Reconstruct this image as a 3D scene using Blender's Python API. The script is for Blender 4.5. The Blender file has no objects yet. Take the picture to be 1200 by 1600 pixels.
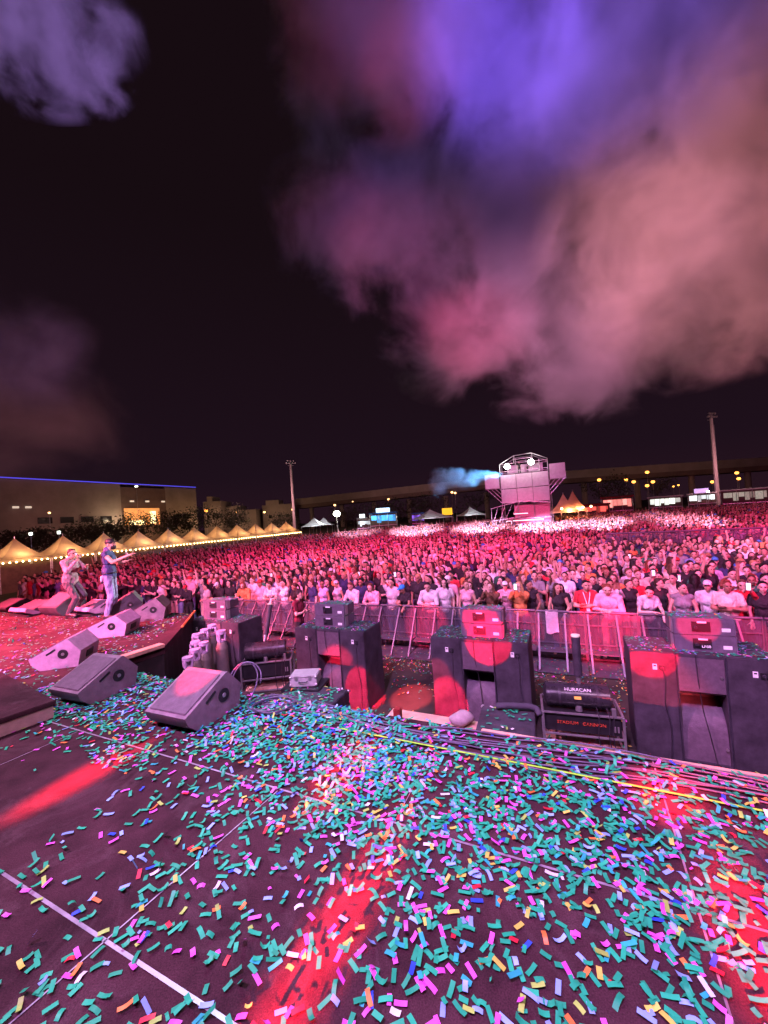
import bpy, bmesh, math, random
import numpy as np
from mathutils import Vector, Matrix
R_ = math.radians
rnd = random.Random(7)
scene = bpy.context.scene
COL = scene.collection

# ------------------------------------------------------------------ camera, world, exposure
CZ = 3.5
cam_d = bpy.data.cameras.new('camera')
cam_d.sensor_fit = 'HORIZONTAL'; cam_d.sensor_width = 36; cam_d.lens = 36*610/1200
cam_d.clip_start = .05; cam_d.clip_end = 3000
cam = bpy.data.objects.new('camera', cam_d); COL.objects.link(cam)
CM = Matrix.Translation((0, 0, CZ)) @ Matrix.Rotation(math.pi/2+R_(.75), 4, 'X') @ Matrix.Rotation(R_(-4), 4, 'Z')
cam.matrix_world = CM
scene.camera = cam
CMI = CM.inverted()
w = bpy.data.worlds.new('World'); scene.world = w; w.use_nodes = True
nt = w.node_tree; bg = nt.nodes['Background']
tc = nt.nodes.new('ShaderNodeTexCoord'); sx = nt.nodes.new('ShaderNodeSeparateXYZ'); cr = nt.nodes.new('ShaderNodeValToRGB')
nt.links.new(tc.outputs['Generated'], sx.inputs[0]); nt.links.new(sx.outputs['Z'], cr.inputs[0]); nt.links.new(cr.outputs[0], bg.inputs[0])
cr.color_ramp.elements[0].position = 0; cr.color_ramp.elements[0].color = (.019, .0068, .0125, 1)
cr.color_ramp.elements[1].position = .6; cr.color_ramp.elements[1].color = (.0080, .0036, .0056, 1)
e = cr.color_ramp.elements.new(.12); e.color = (.0125, .0052, .0105, 1)
bg.inputs[1].default_value = 1
scene.view_settings.view_transform = 'Standard'; scene.view_settings.look = 'None'
scene.view_settings.exposure = 0; scene.view_settings.gamma = 1
scene.render.engine = 'CYCLES'
cy = scene.cycles
cy.use_denoising = True; cy.max_bounces = 5; cy.diffuse_bounces = 2; cy.glossy_bounces = 2
cy.transmission_bounces = 3; cy.transparent_max_bounces = 10; cy.volume_bounces = 0
cy.volume_step_rate = .3; cy.volume_max_steps = 80; cy.sample_clamp_indirect = 4
cy.caustics_reflective = False; cy.caustics_refractive = False

# stage frame: r along the stage front, n towards the audience
AX = R_(-25)
RV = Vector((math.cos(AX), math.sin(AX), 0)); NV = Vector((-math.sin(AX), math.cos(AX), 0))
DECK = 1.6
def W(r, n, z=0.0): return RV*r + NV*n + Vector((0, 0, z))
def rn(p): return (p.dot(RV), p.dot(NV))
def ray(px, py): return (CM.to_3x3() @ Vector(((px-600)/610, -(py-800)/610, -1)))
def at(px, py, z):
    d = ray(px, py); return Vector((0, 0, CZ)) + d*((z-CZ)/d.z)
def dep(px, py, D):
    d = ray(px, py); return Vector((0, 0, CZ)) + d*(D/d.y)
def proj(p):
    q = CMI @ Vector(p)
    if q.z > -.01: return (-9999, -9999, -1)
    return (600-610*q.x/q.z, 800+610*q.y/q.z, -q.z)

# ------------------------------------------------------------------ stage lamps
def spot(name, loc, tgt, ang, power, color, blend=.5, size=.15):
    l = bpy.data.lights.new(name, 'SPOT'); l.energy = power; l.color = color
    l.spot_size = R_(ang); l.spot_blend = blend; l.shadow_soft_size = size
    o = bpy.data.objects.new(name, l); COL.objects.link(o)
    o.location = loc; o.rotation_euler = (Vector(tgt)-Vector(loc)).to_track_quat('-Z', 'Y').to_euler()
    return o
def lamp(name, loc, power, color, size=.1):
    l = bpy.data.lights.new(name, 'POINT'); l.energy = power; l.color = color; l.shadow_soft_size = size
    o = bpy.data.objects.new(name, l); COL.objects.link(o); o.location = loc; return o
#LIGHTS
# wash over the near deck, from the front truss
spot('stage_wash', W(3, -1.5, 11), W(-2, 2.6, DECK), 80, 2750, (1, .55, .90), .8, .5)
spot('stage_wash', W(-7, 5.5, 11), W(-3.4, 2.6, DECK), 50, 2600, (.60, .80, 1), .9, .5)
spot('stage_wash', W(-8, -2, 10), W(-4.2, 4, 1.8), 60, 5200, (1, .42, .85), .8, .4)
# hot pink and red over the far deck
spot('stage_wash', W(-16, -2, 10), W(-11.5, 3.4, DECK), 46, 95000, (1, .085, .17), .9, .4)
spot('stage_wash', W(-5.5, -4, 8), W(-9.0, 4.8, DECK+.8), 36, 14500, (1, .38, .85), .9, .4)
# pit and speaker stacks
spot('stage_wash', W(-1, -2, 10), W(0, 6.6, 1), 75, 7200, (.74, .34, 1), .8, .4)
# crowd
RED = (1, .028, .27); WP = (1, .30, .70)
for r, n, tr, tn, a, p, c in [(-9, 1, -19, 16, 55, 9500, RED), (-5, 1, -8, 18, 55, 9000, RED), (7, 1, 3, 17, 55, 9500, RED), (9, 1, 13, 18, 55, 10500, RED),
                              (-6, 0, -20, 32, 38, 26000, RED), (-2, 0, -6, 33, 42, 25000, RED), (7, 0, 14, 36, 42, 28000, RED),
                              (-9, 2.5, -6, 12.5, 60, 7600, WP), (-3, 2.5, 4, 12, 62, 9000, WP), (-10, 1, -17, 15, 50, 5200, WP),
                              (-5, 0, -10, 26, 40, 9500, WP), (-1, 0, 8, 26, 40, 11000, WP)]:
    spot('crowd_wash', W(r, n, 10.5), W(tr, tn, 1.5), a, p*(1.22 if c is RED else .74 if n > 0 else 1.05), c, .8, .2)
for px, py, a, p in [(560, 830, 8, 250000), (650, 827, 9, 420000), (750, 823, 9, 480000), (850, 820, 9, 480000), (940, 816, 8, 330000)]:
    spot('crowd_beam', W(-1, 0, 11), at(px, py, 1.7), a, p*1.15, (1, .55, 1), .7, .3)
for px, py, a, p in [(1080, 812, 8, 200000), (1030, 806, 6, 160000), (1150, 845, 7, 26000)]:
    spot('crowd_beam', W(3, 0, 11), at(px, py, 1.7), a, p, (1, .42, .8), .7, .3)
# red beam lamps along the upstage edge
def beam(r0, n0, z0, tgt, diam, power, blend=.2, col=(1, .0, .035)):
    s = W(r0, n0, z0); d = (Vector(tgt)-s).length
    spot('beam_lamp', s, tgt, math.degrees(2*math.atan(diam/2/d)), power, col, blend, .02)
for r, n, L, wd, dr, p in [(-1.18, 1.50, 1.55, .25, .12, 300000), (-1.68, 2.55, 1.0, .36, -.1, 100000), (-3.63, 1.8, .95, .30, 0, 150000), (.45, 3.0, .45, .45, .3, 45000), (.60, 2.15, .85, .36, .1, 110000)]:
    D = 6.5; sn = min(.75, wd/L)
    t = W(r+(.07 if r == -1.18 else 0), n, DECK); s = t + (-NV*math.sqrt(1-sn*sn) - RV*dr*.5).normalized()*D*math.sqrt(1-sn*sn) + Vector((0, 0, D*sn))
    spot('beam_lamp', s, t, math.degrees(2*math.atan(wd/2/D)), p, (1, .012, .03), .75, .1)
for px, py, z, n, dm, p in [(562, 1078, 0, 6.25, .64, 62000), (700, 1100, 0, 6.25, .68, 66000), (762, 1003, 0, 6.25, .75, 30000), (748, 970, 0, 6.3, .62, 20000), (1016, 1022, 0, 6.25, .66, 40000), (1095, 978, 0, 6.3, .5, 12000)]:
    d = ray(px, py); s = (n - 0)/d.dot(NV); t = Vector((0, 0, CZ)) + d*s
    beam(rn(t)[0]*.8, -4.0 if py < 1040 else -2.5, 9.6 if py > 1040 else 3.4, t, dm, p*1.6)
for px, py, z, dm, p in [(640, 1085, .1, .9, 60000), (700, 1095, .1, .6, 30000)]:
    t = at(px, py, z); beam(rn(t)[0]*.8, -2, 9.5, t, dm, p, .5, (1, .06, .1))
for px, py, dm, p in [(665, 975, 1.3, 40000), (818, 980, 1.0, 26000), (945, 990, 1.7, 46000), (1170, 1000, .9, 26000), (880, 985, .6, 14000)]:
    d = ray(px, py); s = 9.6/d.dot(NV); t = Vector((0, 0, CZ)) + d*s
    beam(rn(t)[0]*.7, -2, 6.5, t, dm, p, .5, (1, .02, .09))
beam(-2.6, -4, 4.6, W(-3.62, 2.98, DECK+.40), .55, 42000, .6, (1, .02, .07))
beam(1.4, -5, 4.2, W(1.0, 3.4, DECK), 1.2, 14000, .9, (1, .08, .10))
#ENDLIGHTS

# ------------------------------------------------------------------ materials
MATS = {}
def mat(name, col, rough=.6, metal=0.0, var=.25, scale=12, bump=0.0, emit=None, es=0, spec=.4, source=None, alpha=None, fold=0):
    if name in MATS: return MATS[name]
    m = bpy.data.materials.new(name); m.use_nodes = True; MATS[name] = m
    t = m.node_tree; b = t.nodes['Principled BSDF']
    b.inputs['Roughness'].default_value = rough; b.inputs['Metallic'].default_value = metal
    b.inputs['Specular IOR Level'].default_value = spec
    c = t.nodes.new('ShaderNodeTexCoord'); n = t.nodes.new('ShaderNodeTexNoise')
    n.inputs['Scale'].default_value = scale; n.inputs['Detail'].default_value = 5; n.inputs['Roughness'].default_value = .65
    t.links.new(c.outputs['Object'], n.inputs['Vector'])
    mx = t.nodes.new('ShaderNodeMix'); mx.data_type = 'RGBA'; mx.blend_type = 'MULTIPLY'; mx.inputs[0].default_value = 1
    mr = t.nodes.new('ShaderNodeMapRange'); mr.inputs[1].default_value = .3; mr.inputs[2].default_value = .7
    mr.inputs[3].default_value = 1-var; mr.inputs[4].default_value = 1+var
    t.links.new(n.outputs[0], mr.inputs[0]); t.links.new(mr.outputs[0], mx.inputs[7])
    if source == 'object':
        oi = t.nodes.new('ShaderNodeObjectInfo'); t.links.new(oi.outputs['Color'], mx.inputs[6])
    elif source == 'attr':
        at_ = t.nodes.new('ShaderNodeAttribute'); at_.attribute_name = 'tint'; t.links.new(at_.outputs['Color'], mx.inputs[6])
    else: mx.inputs[6].default_value = (*col, 1)
    t.links.new(mx.outputs[2], b.inputs['Base Color'])
    r2 = t.nodes.new('ShaderNodeMapRange'); r2.inputs[3].default_value = max(.05, rough-.12); r2.inputs[4].default_value = min(1, rough+.12)
    t.links.new(n.outputs[0], r2.inputs[0]); t.links.new(r2.outputs[0], b.inputs['Roughness'])
    if bump:
        n2 = t.nodes.new('ShaderNodeTexNoise'); n2.inputs['Scale'].default_value = scale*6; t.links.new(c.outputs['Object'], n2.inputs['Vector'])
        bp = t.nodes.new('ShaderNodeBump'); bp.inputs['Strength'].default_value = bump; bp.inputs['Distance'].default_value = .01
        t.links.new(n2.outputs[0], bp.inputs['Height']); t.links.new(bp.outputs[0], b.inputs['Normal'])
    if fold:
        n3 = t.nodes.new('ShaderNodeTexNoise'); n3.inputs['Scale'].default_value = 7; n3.inputs['Detail'].default_value = 3; n3.inputs['Distortion'].default_value = 1.2
        mp = t.nodes.new('ShaderNodeMapping'); mp.inputs['Scale'].default_value = (1, 1, .45); mp.inputs['Rotation'].default_value = (.3, .4, 0); t.links.new(c.outputs['Object'], mp.inputs[0]); t.links.new(mp.outputs[0], n3.inputs['Vector'])
        bp = t.nodes.new('ShaderNodeBump'); bp.inputs['Strength'].default_value = 1; bp.inputs['Distance'].default_value = fold; t.links.new(n3.outputs[0], bp.inputs['Height']); t.links.new(bp.outputs[0], b.inputs['Normal'])
    if emit:
        b.inputs['Emission Color'].default_value = (*emit, 1); b.inputs['Emission Strength'].default_value = es
    if alpha is not None:
        tr = t.nodes.new('ShaderNodeBsdfTransparent'); ms = t.nodes.new('ShaderNodeMixShader'); ms.inputs[0].default_value = alpha
        t.links.new(tr.outputs[0], ms.inputs[1]); t.links.new(b.outputs[0], ms.inputs[2])
        t.links.new(ms.outputs[0], t.nodes['Material Output'].inputs['Surface'])
    return m
def black_paint(): return mat('black_texture_paint', (.052, .044, .058), .6, 0, .5, 3.5, .3, spec=.25)
BLK = black_paint()
GRL = mat('speaker_grille', (.125, .088, .118), .6, .1, .25, 14, .4)
DRK = mat('dark_plastic', (.02, .018, .022), .4, 0, .3, 10)
RUB = mat('cable_rubber', (.035, .03, .04), .45, 0, .2, 20)
ALU = mat('aluminium', (.55, .52, .55), .35, .8, .2, 8)
STL = mat('barrier_steel', (.13, .12, .15), .5, .5, .3, 5, .1)
PLT = mat('barrier_mesh_plate', (.13, .12, .16), .5, .2, .25, 6, 0, alpha=.36)
WHT = mat('white_print', (.85, .85, .85), .5, 0, .1, 8)
ORG = mat('orange_print', (.62, .09, .04), .5, 0, .1, 8)
YEL = mat('yellow_print', (.8, .55, .05), .5, 0, .1, 8)
WOOD = mat('timber_board', (.62, .36, .26), .7, 0, .3, 6, .2)
CURT = mat('stage_skirt_cloth', (.022, .016, .016), .9, 0, .3, 4, .3)
SKIN = mat('skin', (.5, .3, .22), .5, 0, .2, 9, 0, source='object')
CLOTH = mat('cloth', (.5, .5, .5), .85, 0, .34, 7, 0, source='object', fold=.09)
HAIRM = mat('hair', (.03, .02, .015), .5, 0, .4, 26, .5, source='object')
EYE = mat('eye_dark', (.012, .01, .01), .25)
LIP = mat('lip', (.32, .1, .09), .5)
TINT = mat('crowd_tint', (1, 1, 1), .75, 0, .25, 7, 0, source='attr')
def paper(name, source):
    m = mat(name, (1, 1, 1), .45, 0, .08, 30, 0, source=source)
    return m
PAPER = paper('paper_strip', 'object'); PAPERS = paper('paper_litter', 'attr')
def emis(name, col, s): return mat(name, col, .5, 0, .02, 3, 0, emit=col, es=s)

# ------------------------------------------------------------------ mesh helpers
def link(name, me, m, parent=None):
    o = bpy.data.objects.new(name, me); COL.objects.link(o)
    if m is not None:
        for x in (m if isinstance(m, (list, tuple)) else [m]): me.materials.append(x)
    if parent: o.parent = parent
    return o
def obj(name, bm, m, parent=None, smooth=False, bevel=0, label=None):
    if bevel:
        bmesh.ops.bevel(bm, geom=[e for e in bm.edges if e.is_manifold and e.calc_face_angle(0) > .5], offset=bevel, segments=2, affect='EDGES', clamp_overlap=True)
    bmesh.ops.recalc_face_normals(bm, faces=bm.faces)
    me = bpy.data.meshes.new(name); bm.to_mesh(me); bm.free()
    if smooth:
        me.shade_smooth()
        if smooth != 'all': me.set_sharp_from_angle(angle=R_(40))
    o = link(name, me, m, parent)
    if label: o['label'] = label
    return o
def tag(o, label, cat, group=None, kind=None):
    if label: o['label'] = label
    if cat: o['category'] = cat
    if group: o['group'] = group
    if kind: o['kind'] = kind
    return o
def thing(name, label, cat, loc=(0, 0, 0), rotz=0, group=None):
    o = bpy.data.objects.new(name, None); COL.objects.link(o); o.empty_display_size = .2
    o.location = loc; o.rotation_euler = (0, 0, rotz)
    return tag(o, label, cat, group)
def copy_tree(o, parent=None):
    c = o.copy(); COL.objects.link(c)
    if parent: c.parent = parent
    for ch in o.children: copy_tree(ch, c)
    return c
def box(bm, c, s, rot=None):
    m = Matrix.Translation(c) @ (rot.to_4x4() if rot else Matrix()) @ Matrix.Diagonal((*s, 1))
    return bmesh.ops.create_cube(bm, size=1, matrix=m)['verts']
def cyl(bm, a, b, r0, r1=None, seg=10, caps=True):
    a = Vector(a); b = Vector(b); r1 = r0 if r1 is None else r1
    d = b-a; q = d.to_track_quat('Z', 'Y').to_matrix().to_4x4()
    return bmesh.ops.create_cone(bm, cap_ends=caps, segments=seg, radius1=r0, radius2=r1, depth=d.length, matrix=Matrix.Translation((a+b)/2) @ q)['verts']
def ball(bm, c, s, seg=12, rot=None):
    if not hasattr(s, '__len__'): s = (s, s, s)
    m = Matrix.Translation(c) @ (rot.to_4x4() if rot else Matrix()) @ Matrix.Diagonal((*s, 1))
    return bmesh.ops.create_uvsphere(bm, u_segments=seg, v_segments=max(6, seg*2//3), radius=1, matrix=m)['verts']
def limb(bm, a, b, r0, r1, seg=10):
    cyl(bm, a, b, r0, r1, seg); ball(bm, a, r0, seg); ball(bm, b, r1, seg)
def prism(bm, prof, x0, x1):      # profile in (y, z), extruded along x
    A = [bm.verts.new((x0, y, z)) for y, z in prof]; B = [bm.verts.new((x1, y, z)) for y, z in prof]
    bm.faces.new(A); bm.faces.new(B[::-1])
    for i in range(len(prof)):
        j = (i+1) % len(prof); bm.faces.new((A[j], A[i], B[i], B[j]))
def plate(bm, pts, z0, z1):       # polygon in (x, y) between two heights
    A = [bm.verts.new((x, y, z0)) for x, y in pts]; B = [bm.verts.new((x, y, z1)) for x, y in pts]
    bm.faces.new(A[::-1]); bm.faces.new(B)
    for i in range(len(pts)):
        j = (i+1) % len(pts); bm.faces.new((A[i], A[j], B[j], B[i]))
def tube(bm, pts, r, seg=6):
    pts = [Vector(p) for p in pts]; rings = []
    for i, p in enumerate(pts):
        d = (pts[min(i+1, len(pts)-1)]-pts[max(i-1, 0)]).normalized()
        u = d.orthogonal().normalized() if not rings else (pu - d*pu.dot(d)).normalized()
        pu = u; v = d.cross(u)
        rings.append([bm.verts.new(p + (u*math.cos(2*math.pi*k/seg)+v*math.sin(2*math.pi*k/seg))*r) for k in range(seg)])
    for a, b in zip(rings, rings[1:]):
        for k in range(seg): bm.faces.new((a[k], a[(k+1) % seg], b[(k+1) % seg], b[k]))
    bm.faces.new(rings[0][::-1]); bm.faces.new(rings[-1])
def spline(pts, n=8):
    pts = [Vector(p) for p in pts]; P = [pts[0]]+pts+[pts[-1]]; out = []
    for i in range(1, len(P)-2):
        for k in range(n):
            t = k/n; a, b, c, d = P[i-1:i+3]
            out.append(.5*((2*b)+(c-a)*t+(2*a-5*b+4*c-d)*t*t+(3*b-a-3*c+d)*t**3))
    out.append(pts[-1]); return out
def text(body, size, m, parent, loc, rot, name='lettering', depth=.003):
    cu = bpy.data.curves.new('t', 'FONT'); cu.body = body; cu.size = size; cu.align_x = 'CENTER'; cu.align_y = 'CENTER'; cu.extrude = depth
    t = bpy.data.objects.new('t', cu); COL.objects.link(t)
    me = bpy.data.meshes.new_from_object(t.evaluated_get(bpy.context.evaluated_depsgraph_get()))
    bpy.data.objects.remove(t)
    me.materials.clear()
    o = link(name, me, m, parent); o.location = loc; o.rotation_euler = rot; return o
B = bmesh.new

# ------------------------------------------------------------------ setting
def ground_mat():
    m = mat('field_turf', (.05, .042, .03), .95, 0, .55, .9, .5); return m
bm = B(); gv = [bm.verts.new(v) for v in ((-900, -60, 0), (900, -60, 0), (900, 1500, 0), (-900, 1500, 0))]; bm.faces.new(gv)
tag(obj('ground', bm, ground_mat()), 'dark trampled field under the crowd', 'ground', kind='structure')
# stage deck: dark carpet, with a stage skirt below the front edges
FRONT = [(9, 3.38), (-6.3, 3.38), (-6.3, 3.8), (-6.23, 4.33), (-7.85, 6.2), (-30, 6.2)]
poly = [W(*p).to_2d() for p in FRONT + [(-30, -9), (9, -9)]]
CARP = mat('stage_carpet', (.050, .0195, .026), .9, 0, .5, 2.2, .25, spec=.12)
t_ = CARP.node_tree; b_ = t_.nodes['Principled BSDF']; old = b_.inputs['Base Color'].links[0].from_socket
tc_ = t_.nodes.new('ShaderNodeTexCoord'); d1 = t_.nodes.new('ShaderNodeTexNoise'); d1.inputs['Scale'].default_value = 1.3; d1.inputs['Detail'].default_value = 9; d1.inputs['Roughness'].default_value = .72; d1.inputs['Distortion'].default_value = 1.6
t_.links.new(tc_.outputs['Object'], d1.inputs['Vector']); m1 = t_.nodes.new('ShaderNodeMapRange'); m1.inputs[1].default_value = .52; m1.inputs[2].default_value = .78; m1.inputs[4].default_value = .65; t_.links.new(d1.outputs[0], m1.inputs[0])
x1 = t_.nodes.new('ShaderNodeMix'); x1.data_type = 'RGBA'; t_.links.new(m1.outputs[0], x1.inputs[0]); t_.links.new(old, x1.inputs[6]); x1.inputs[7].default_value = (.13, .075, .085, 1)
d2 = t_.nodes.new('ShaderNodeTexNoise'); d2.inputs['Scale'].default_value = 160; d2.inputs['Detail'].default_value = 2; t_.links.new(tc_.outputs['Object'], d2.inputs['Vector'])
m2 = t_.nodes.new('ShaderNodeMapRange'); m2.inputs[1].default_value = .3; m2.inputs[2].default_value = .7; m2.inputs[3].default_value = .62; m2.inputs[4].default_value = 1.35; t_.links.new(d2.outputs[0], m2.inputs[0])
x2 = t_.nodes.new('ShaderNodeMix'); x2.data_type = 'RGBA'; x2.blend_type = 'MULTIPLY'; x2.inputs[0].default_value = 1; t_.links.new(x1.outputs[2], x2.inputs[6]); t_.links.new(m2.outputs[0], x2.inputs[7]); t_.links.new(x2.outputs[2], b_.inputs['Base Color'])
bm = B(); plate(bm, [tuple(p) for p in poly][::-1], DECK-.12, DECK)
stage = tag(obj('stage_floor', bm, CARP), 'dark carpeted stage deck', 'stage floor', kind='structure')
bm = B()
for (a, b) in zip(FRONT, FRONT[1:]):
    pa, pb = W(*a)-NV*.04, W(*b)-NV*.04; L = (pb-pa).length; k = max(2, int(L/.12)); sd = (pb-pa).normalized().cross(Vector((0, 0, 1)))
    row = []
    for i in range(k+1):
        p = pa+(pb-pa)*i/k + sd*.025*math.sin(i*1.9); row.append((bm.verts.new(p+Vector((0, 0, .01))), bm.verts.new(p+Vector((0, 0, DECK-.125)))))
    for x, y in zip(row, row[1:]): bm.faces.new((x[0], y[0], y[1], x[1]))
obj('skirt_cloth', bm, CURT, stage, 'all')
SEAM = mat('seam_strip_metal', (.42, .33, .42), .4, .5, .3, 6)
def strip(name, a, b, wd, m, z=.004, parent=None, seg=1):
    bm = B(); A, Bp = W(*a), W(*b); d = (Bp-A); s = Vector((-d.y, d.x, 0)).normalized()*wd/2
    for i in range(seg):
        p0, p1 = A+d*i/seg, A+d*(i+1)/seg
        vs = [bm.verts.new(p+q+Vector((0, 0, DECK+z))) for p, q in ((p0, -s), (p1, -s), (p1, s), (p0, s))]; bm.faces.new(vs)
    return obj(name, bm, m, parent)
strip('seam_strip', (-9, 1.075), (2, 1.075), .017, SEAM, .0045, stage)
strip('seam_strip', (-9, 2.19), (2.4, 2.19), .014, SEAM, .0045, stage)
for a, b, wd in [((-2.17, .3), (-2.0, 2.17), .008), ((.40, 1.1), (.44, 3.36), .010), ((-4.6, 1.09), (-4.5, 2.17), .007), ((-.85, -.6), (-.85, 1.06), .007), ((-1.1, 2.2), (-1.1, 2.9), .005)]:
    strip('seam_strip', a, b, wd, SEAM, .0045, stage)
tag(strip('tape_line', (-2.0, 3.0), (2.4, 2.99), .018, mat('lime_tape', (.34, .72, .06), .5), .022), 'lime yellow tape line along the front of the stage deck', 'tape')
# front edge beam and timber lip
bm = B(); p = W(1.4, 3.395, DECK-.045); box(bm, p, (4.4, .05, .10), Matrix.Rotation(AX, 3, 'Z'))
tag(obj('edge_beam', bm, WOOD, bevel=.008), 'long pinkish timber edge beam along the stage front', 'beam')
bm = B(); box(bm, W(-2.55, 3.66, DECK-.40), (1.6, .10, .06), Matrix.Rotation(AX, 3, 'Z'))
tag(obj('timber_plank', bm, WOOD, bevel=.006), 'short timber plank lying below the stage front between the speaker stacks', 'plank')
bm = B(); a, b = W(-6.31, 3.62), W(-6.25, 4.3); d = b-a
box(bm, (a+b)/2+Vector((0, 0, DECK+.03)), (d.length, .16, .06), Matrix.Rotation(math.atan2(d.y, d.x), 3, 'Z'))
tag(obj('edge_board', bm, WOOD, bevel=.006), 'pale board capping the notch of the stage edge behind the monitors', 'board')
bm = B(); a, b = W(-7.0, 5.25), W(-7.85, 6.24); d = b-a
tube(bm, [a+Vector((0, 0, DECK+.02)), b+Vector((0, 0, DECK+.06))], .022, 8)
tag(obj('orange_pole', bm, mat('orange_wood', (.6, .2, .05), .6)), 'thin orange pole lying on the angled stage edge', 'pole')
# low riser at the frame's edge
t = thing('low_riser', 'low dark riser with pale side at the deck, cut off by the frame', 'riser', W(-5.1, 2.28, DECK), AX+R_(-8))
bm = B(); box(bm, (-.95, -.52, .16), (1.9, 1.04, .05)); obj('top_board', bm, CARP, t, bevel=.008)
bm = B(); box(bm, (-.95, -.52, .068), (1.86, 1.0, .134)); obj('side_panel', bm, mat('raw_ply', (.5, .33, .28), .7, 0, .25, 7, .1), t, bevel=.004)

# ------------------------------------------------------------------ monitor wedges
def wedge(label, loc, rotz, w=.56, d=1.0, h=1.0, tint=BLK, group='stage monitor wedges', corner=None):
    # local front (grille) looks along -y and up; corner = foot of the visible +x side
    rot_ = AX+R_(rotz)
    if corner: loc = at(*corner, DECK) - Vector((math.cos(rot_), math.sin(rot_), 0))*w/2 + Vector((-math.sin(rot_), math.cos(rot_), 0))*.22*d
    t = thing('monitor_wedge', label, 'monitor', loc, rot_, group)
    prof = [(-.29*d, 0), (-.40*d, .10*h), (-.425*d, .175*h), (.07*d, .405*h), (.10*d, .405*h), (.27*d, .22*h), (.225*d, .0)]
    bm = B(); prism(bm, prof, -w/2, w/2); obj('cabinet', bm, tint, t, bevel=.018, smooth=True)
    a, b = Vector((0, -.425*d, .175*h)), Vector((0, .07*d, .405*h)); u = (b-a).normalized(); nrm = Vector((0, -u.z, u.y))
    rot = Matrix((Vector((1, 0, 0)), u, nrm)).transposed()
    bm = B(); box(bm, (a+b)/2+nrm*.004, (w-.07, (b-a).length-.07, .016), rot); obj('grille', bm, GRL, t, bevel=.005)
    for s in (-1, 1):
        bm = B(); box(bm, (s*(w/2+.001), -.13*d, .245*h), (.01, .14, .026), Matrix.Rotation(R_(30), 3, 'X')); obj('handle', bm, DRK, t, bevel=.004)
        bm = B(); cyl(bm, (s*(w/2-.01), .03*d, .20*h), (s*(w/2+.006), .03*d, .20*h), .068, .068, 24)
        so = obj('pole_socket', bm, DRK, t, smooth=True, bevel=.002)
        bm = B(); cyl(bm, (s*(w/2), .03*d, .20*h), (s*(w/2+.012), .03*d, .20*h), .024, .020, 16); obj('socket_core', bm, ALU, so, smooth=True)
    bm = B(); box(bm, (0, .252*d, .12*h), (.2, .02, .1), Matrix.Rotation(R_(-12), 3, 'X')); obj('connector_plate', bm, DRK, t)
    for s in (-1, 1):
        bm = B(); box(bm, (s*(w/2-.05), 0, .006), (.04, .3, .012)); obj('rubber_foot', bm, RUB, t)
    return t
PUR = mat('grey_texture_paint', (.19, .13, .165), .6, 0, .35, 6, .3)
LITE = mat('pink_lit_paint', (.42, .25, .38), .6, 0, .25, 8, .2)  # paler copy of the monitor paint, pink stage wash put into the colour
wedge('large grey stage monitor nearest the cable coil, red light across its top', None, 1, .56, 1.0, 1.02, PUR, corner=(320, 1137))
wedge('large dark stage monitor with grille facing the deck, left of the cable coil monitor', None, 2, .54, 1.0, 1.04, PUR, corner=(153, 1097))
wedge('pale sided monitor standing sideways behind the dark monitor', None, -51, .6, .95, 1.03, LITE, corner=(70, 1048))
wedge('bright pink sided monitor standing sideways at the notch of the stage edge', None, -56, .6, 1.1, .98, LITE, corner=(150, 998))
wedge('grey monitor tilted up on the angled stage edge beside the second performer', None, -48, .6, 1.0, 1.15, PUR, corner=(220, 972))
wedge('low monitor with bright slab top at the far stage front, farthest along the row', W(-13.2, 5.7, DECK), 0, .9, .9, .72, BLK)
wedge('dark monitor behind the feet of the performer in the tan jacket', W(-11.9, 5.65, DECK), 4, .72, 1.0, 1.3, BLK)
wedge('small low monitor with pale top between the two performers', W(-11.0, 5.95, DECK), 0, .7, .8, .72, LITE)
wedge('brown black monitor standing just behind the performer in the denim vest', W(-9.75, 5.95, DECK), -35, .62, 1.0, 1.25, BLK)
wedge('dark red monitor at the far stage front beside the low slab topped one', W(-14.35, 5.6, DECK), 0, .8, .9, .8, BLK)
for lab, r in (('flat silver light bar on the far stage front below the first performer', -12.95), ('flat silver light bar on the far stage front between the performers', -10.95)):
    t = thing('light_bar', lab, 'light bar', W(r, 5.22 if r < -12 else 5.6, DECK), AX)
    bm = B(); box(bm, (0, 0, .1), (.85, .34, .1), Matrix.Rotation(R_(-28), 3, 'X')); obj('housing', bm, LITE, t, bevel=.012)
    bm = B(); box(bm, (0, 0, .02), (.9, .3, .04)); obj('base_plate', bm, DRK, t, bevel=.006)

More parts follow.
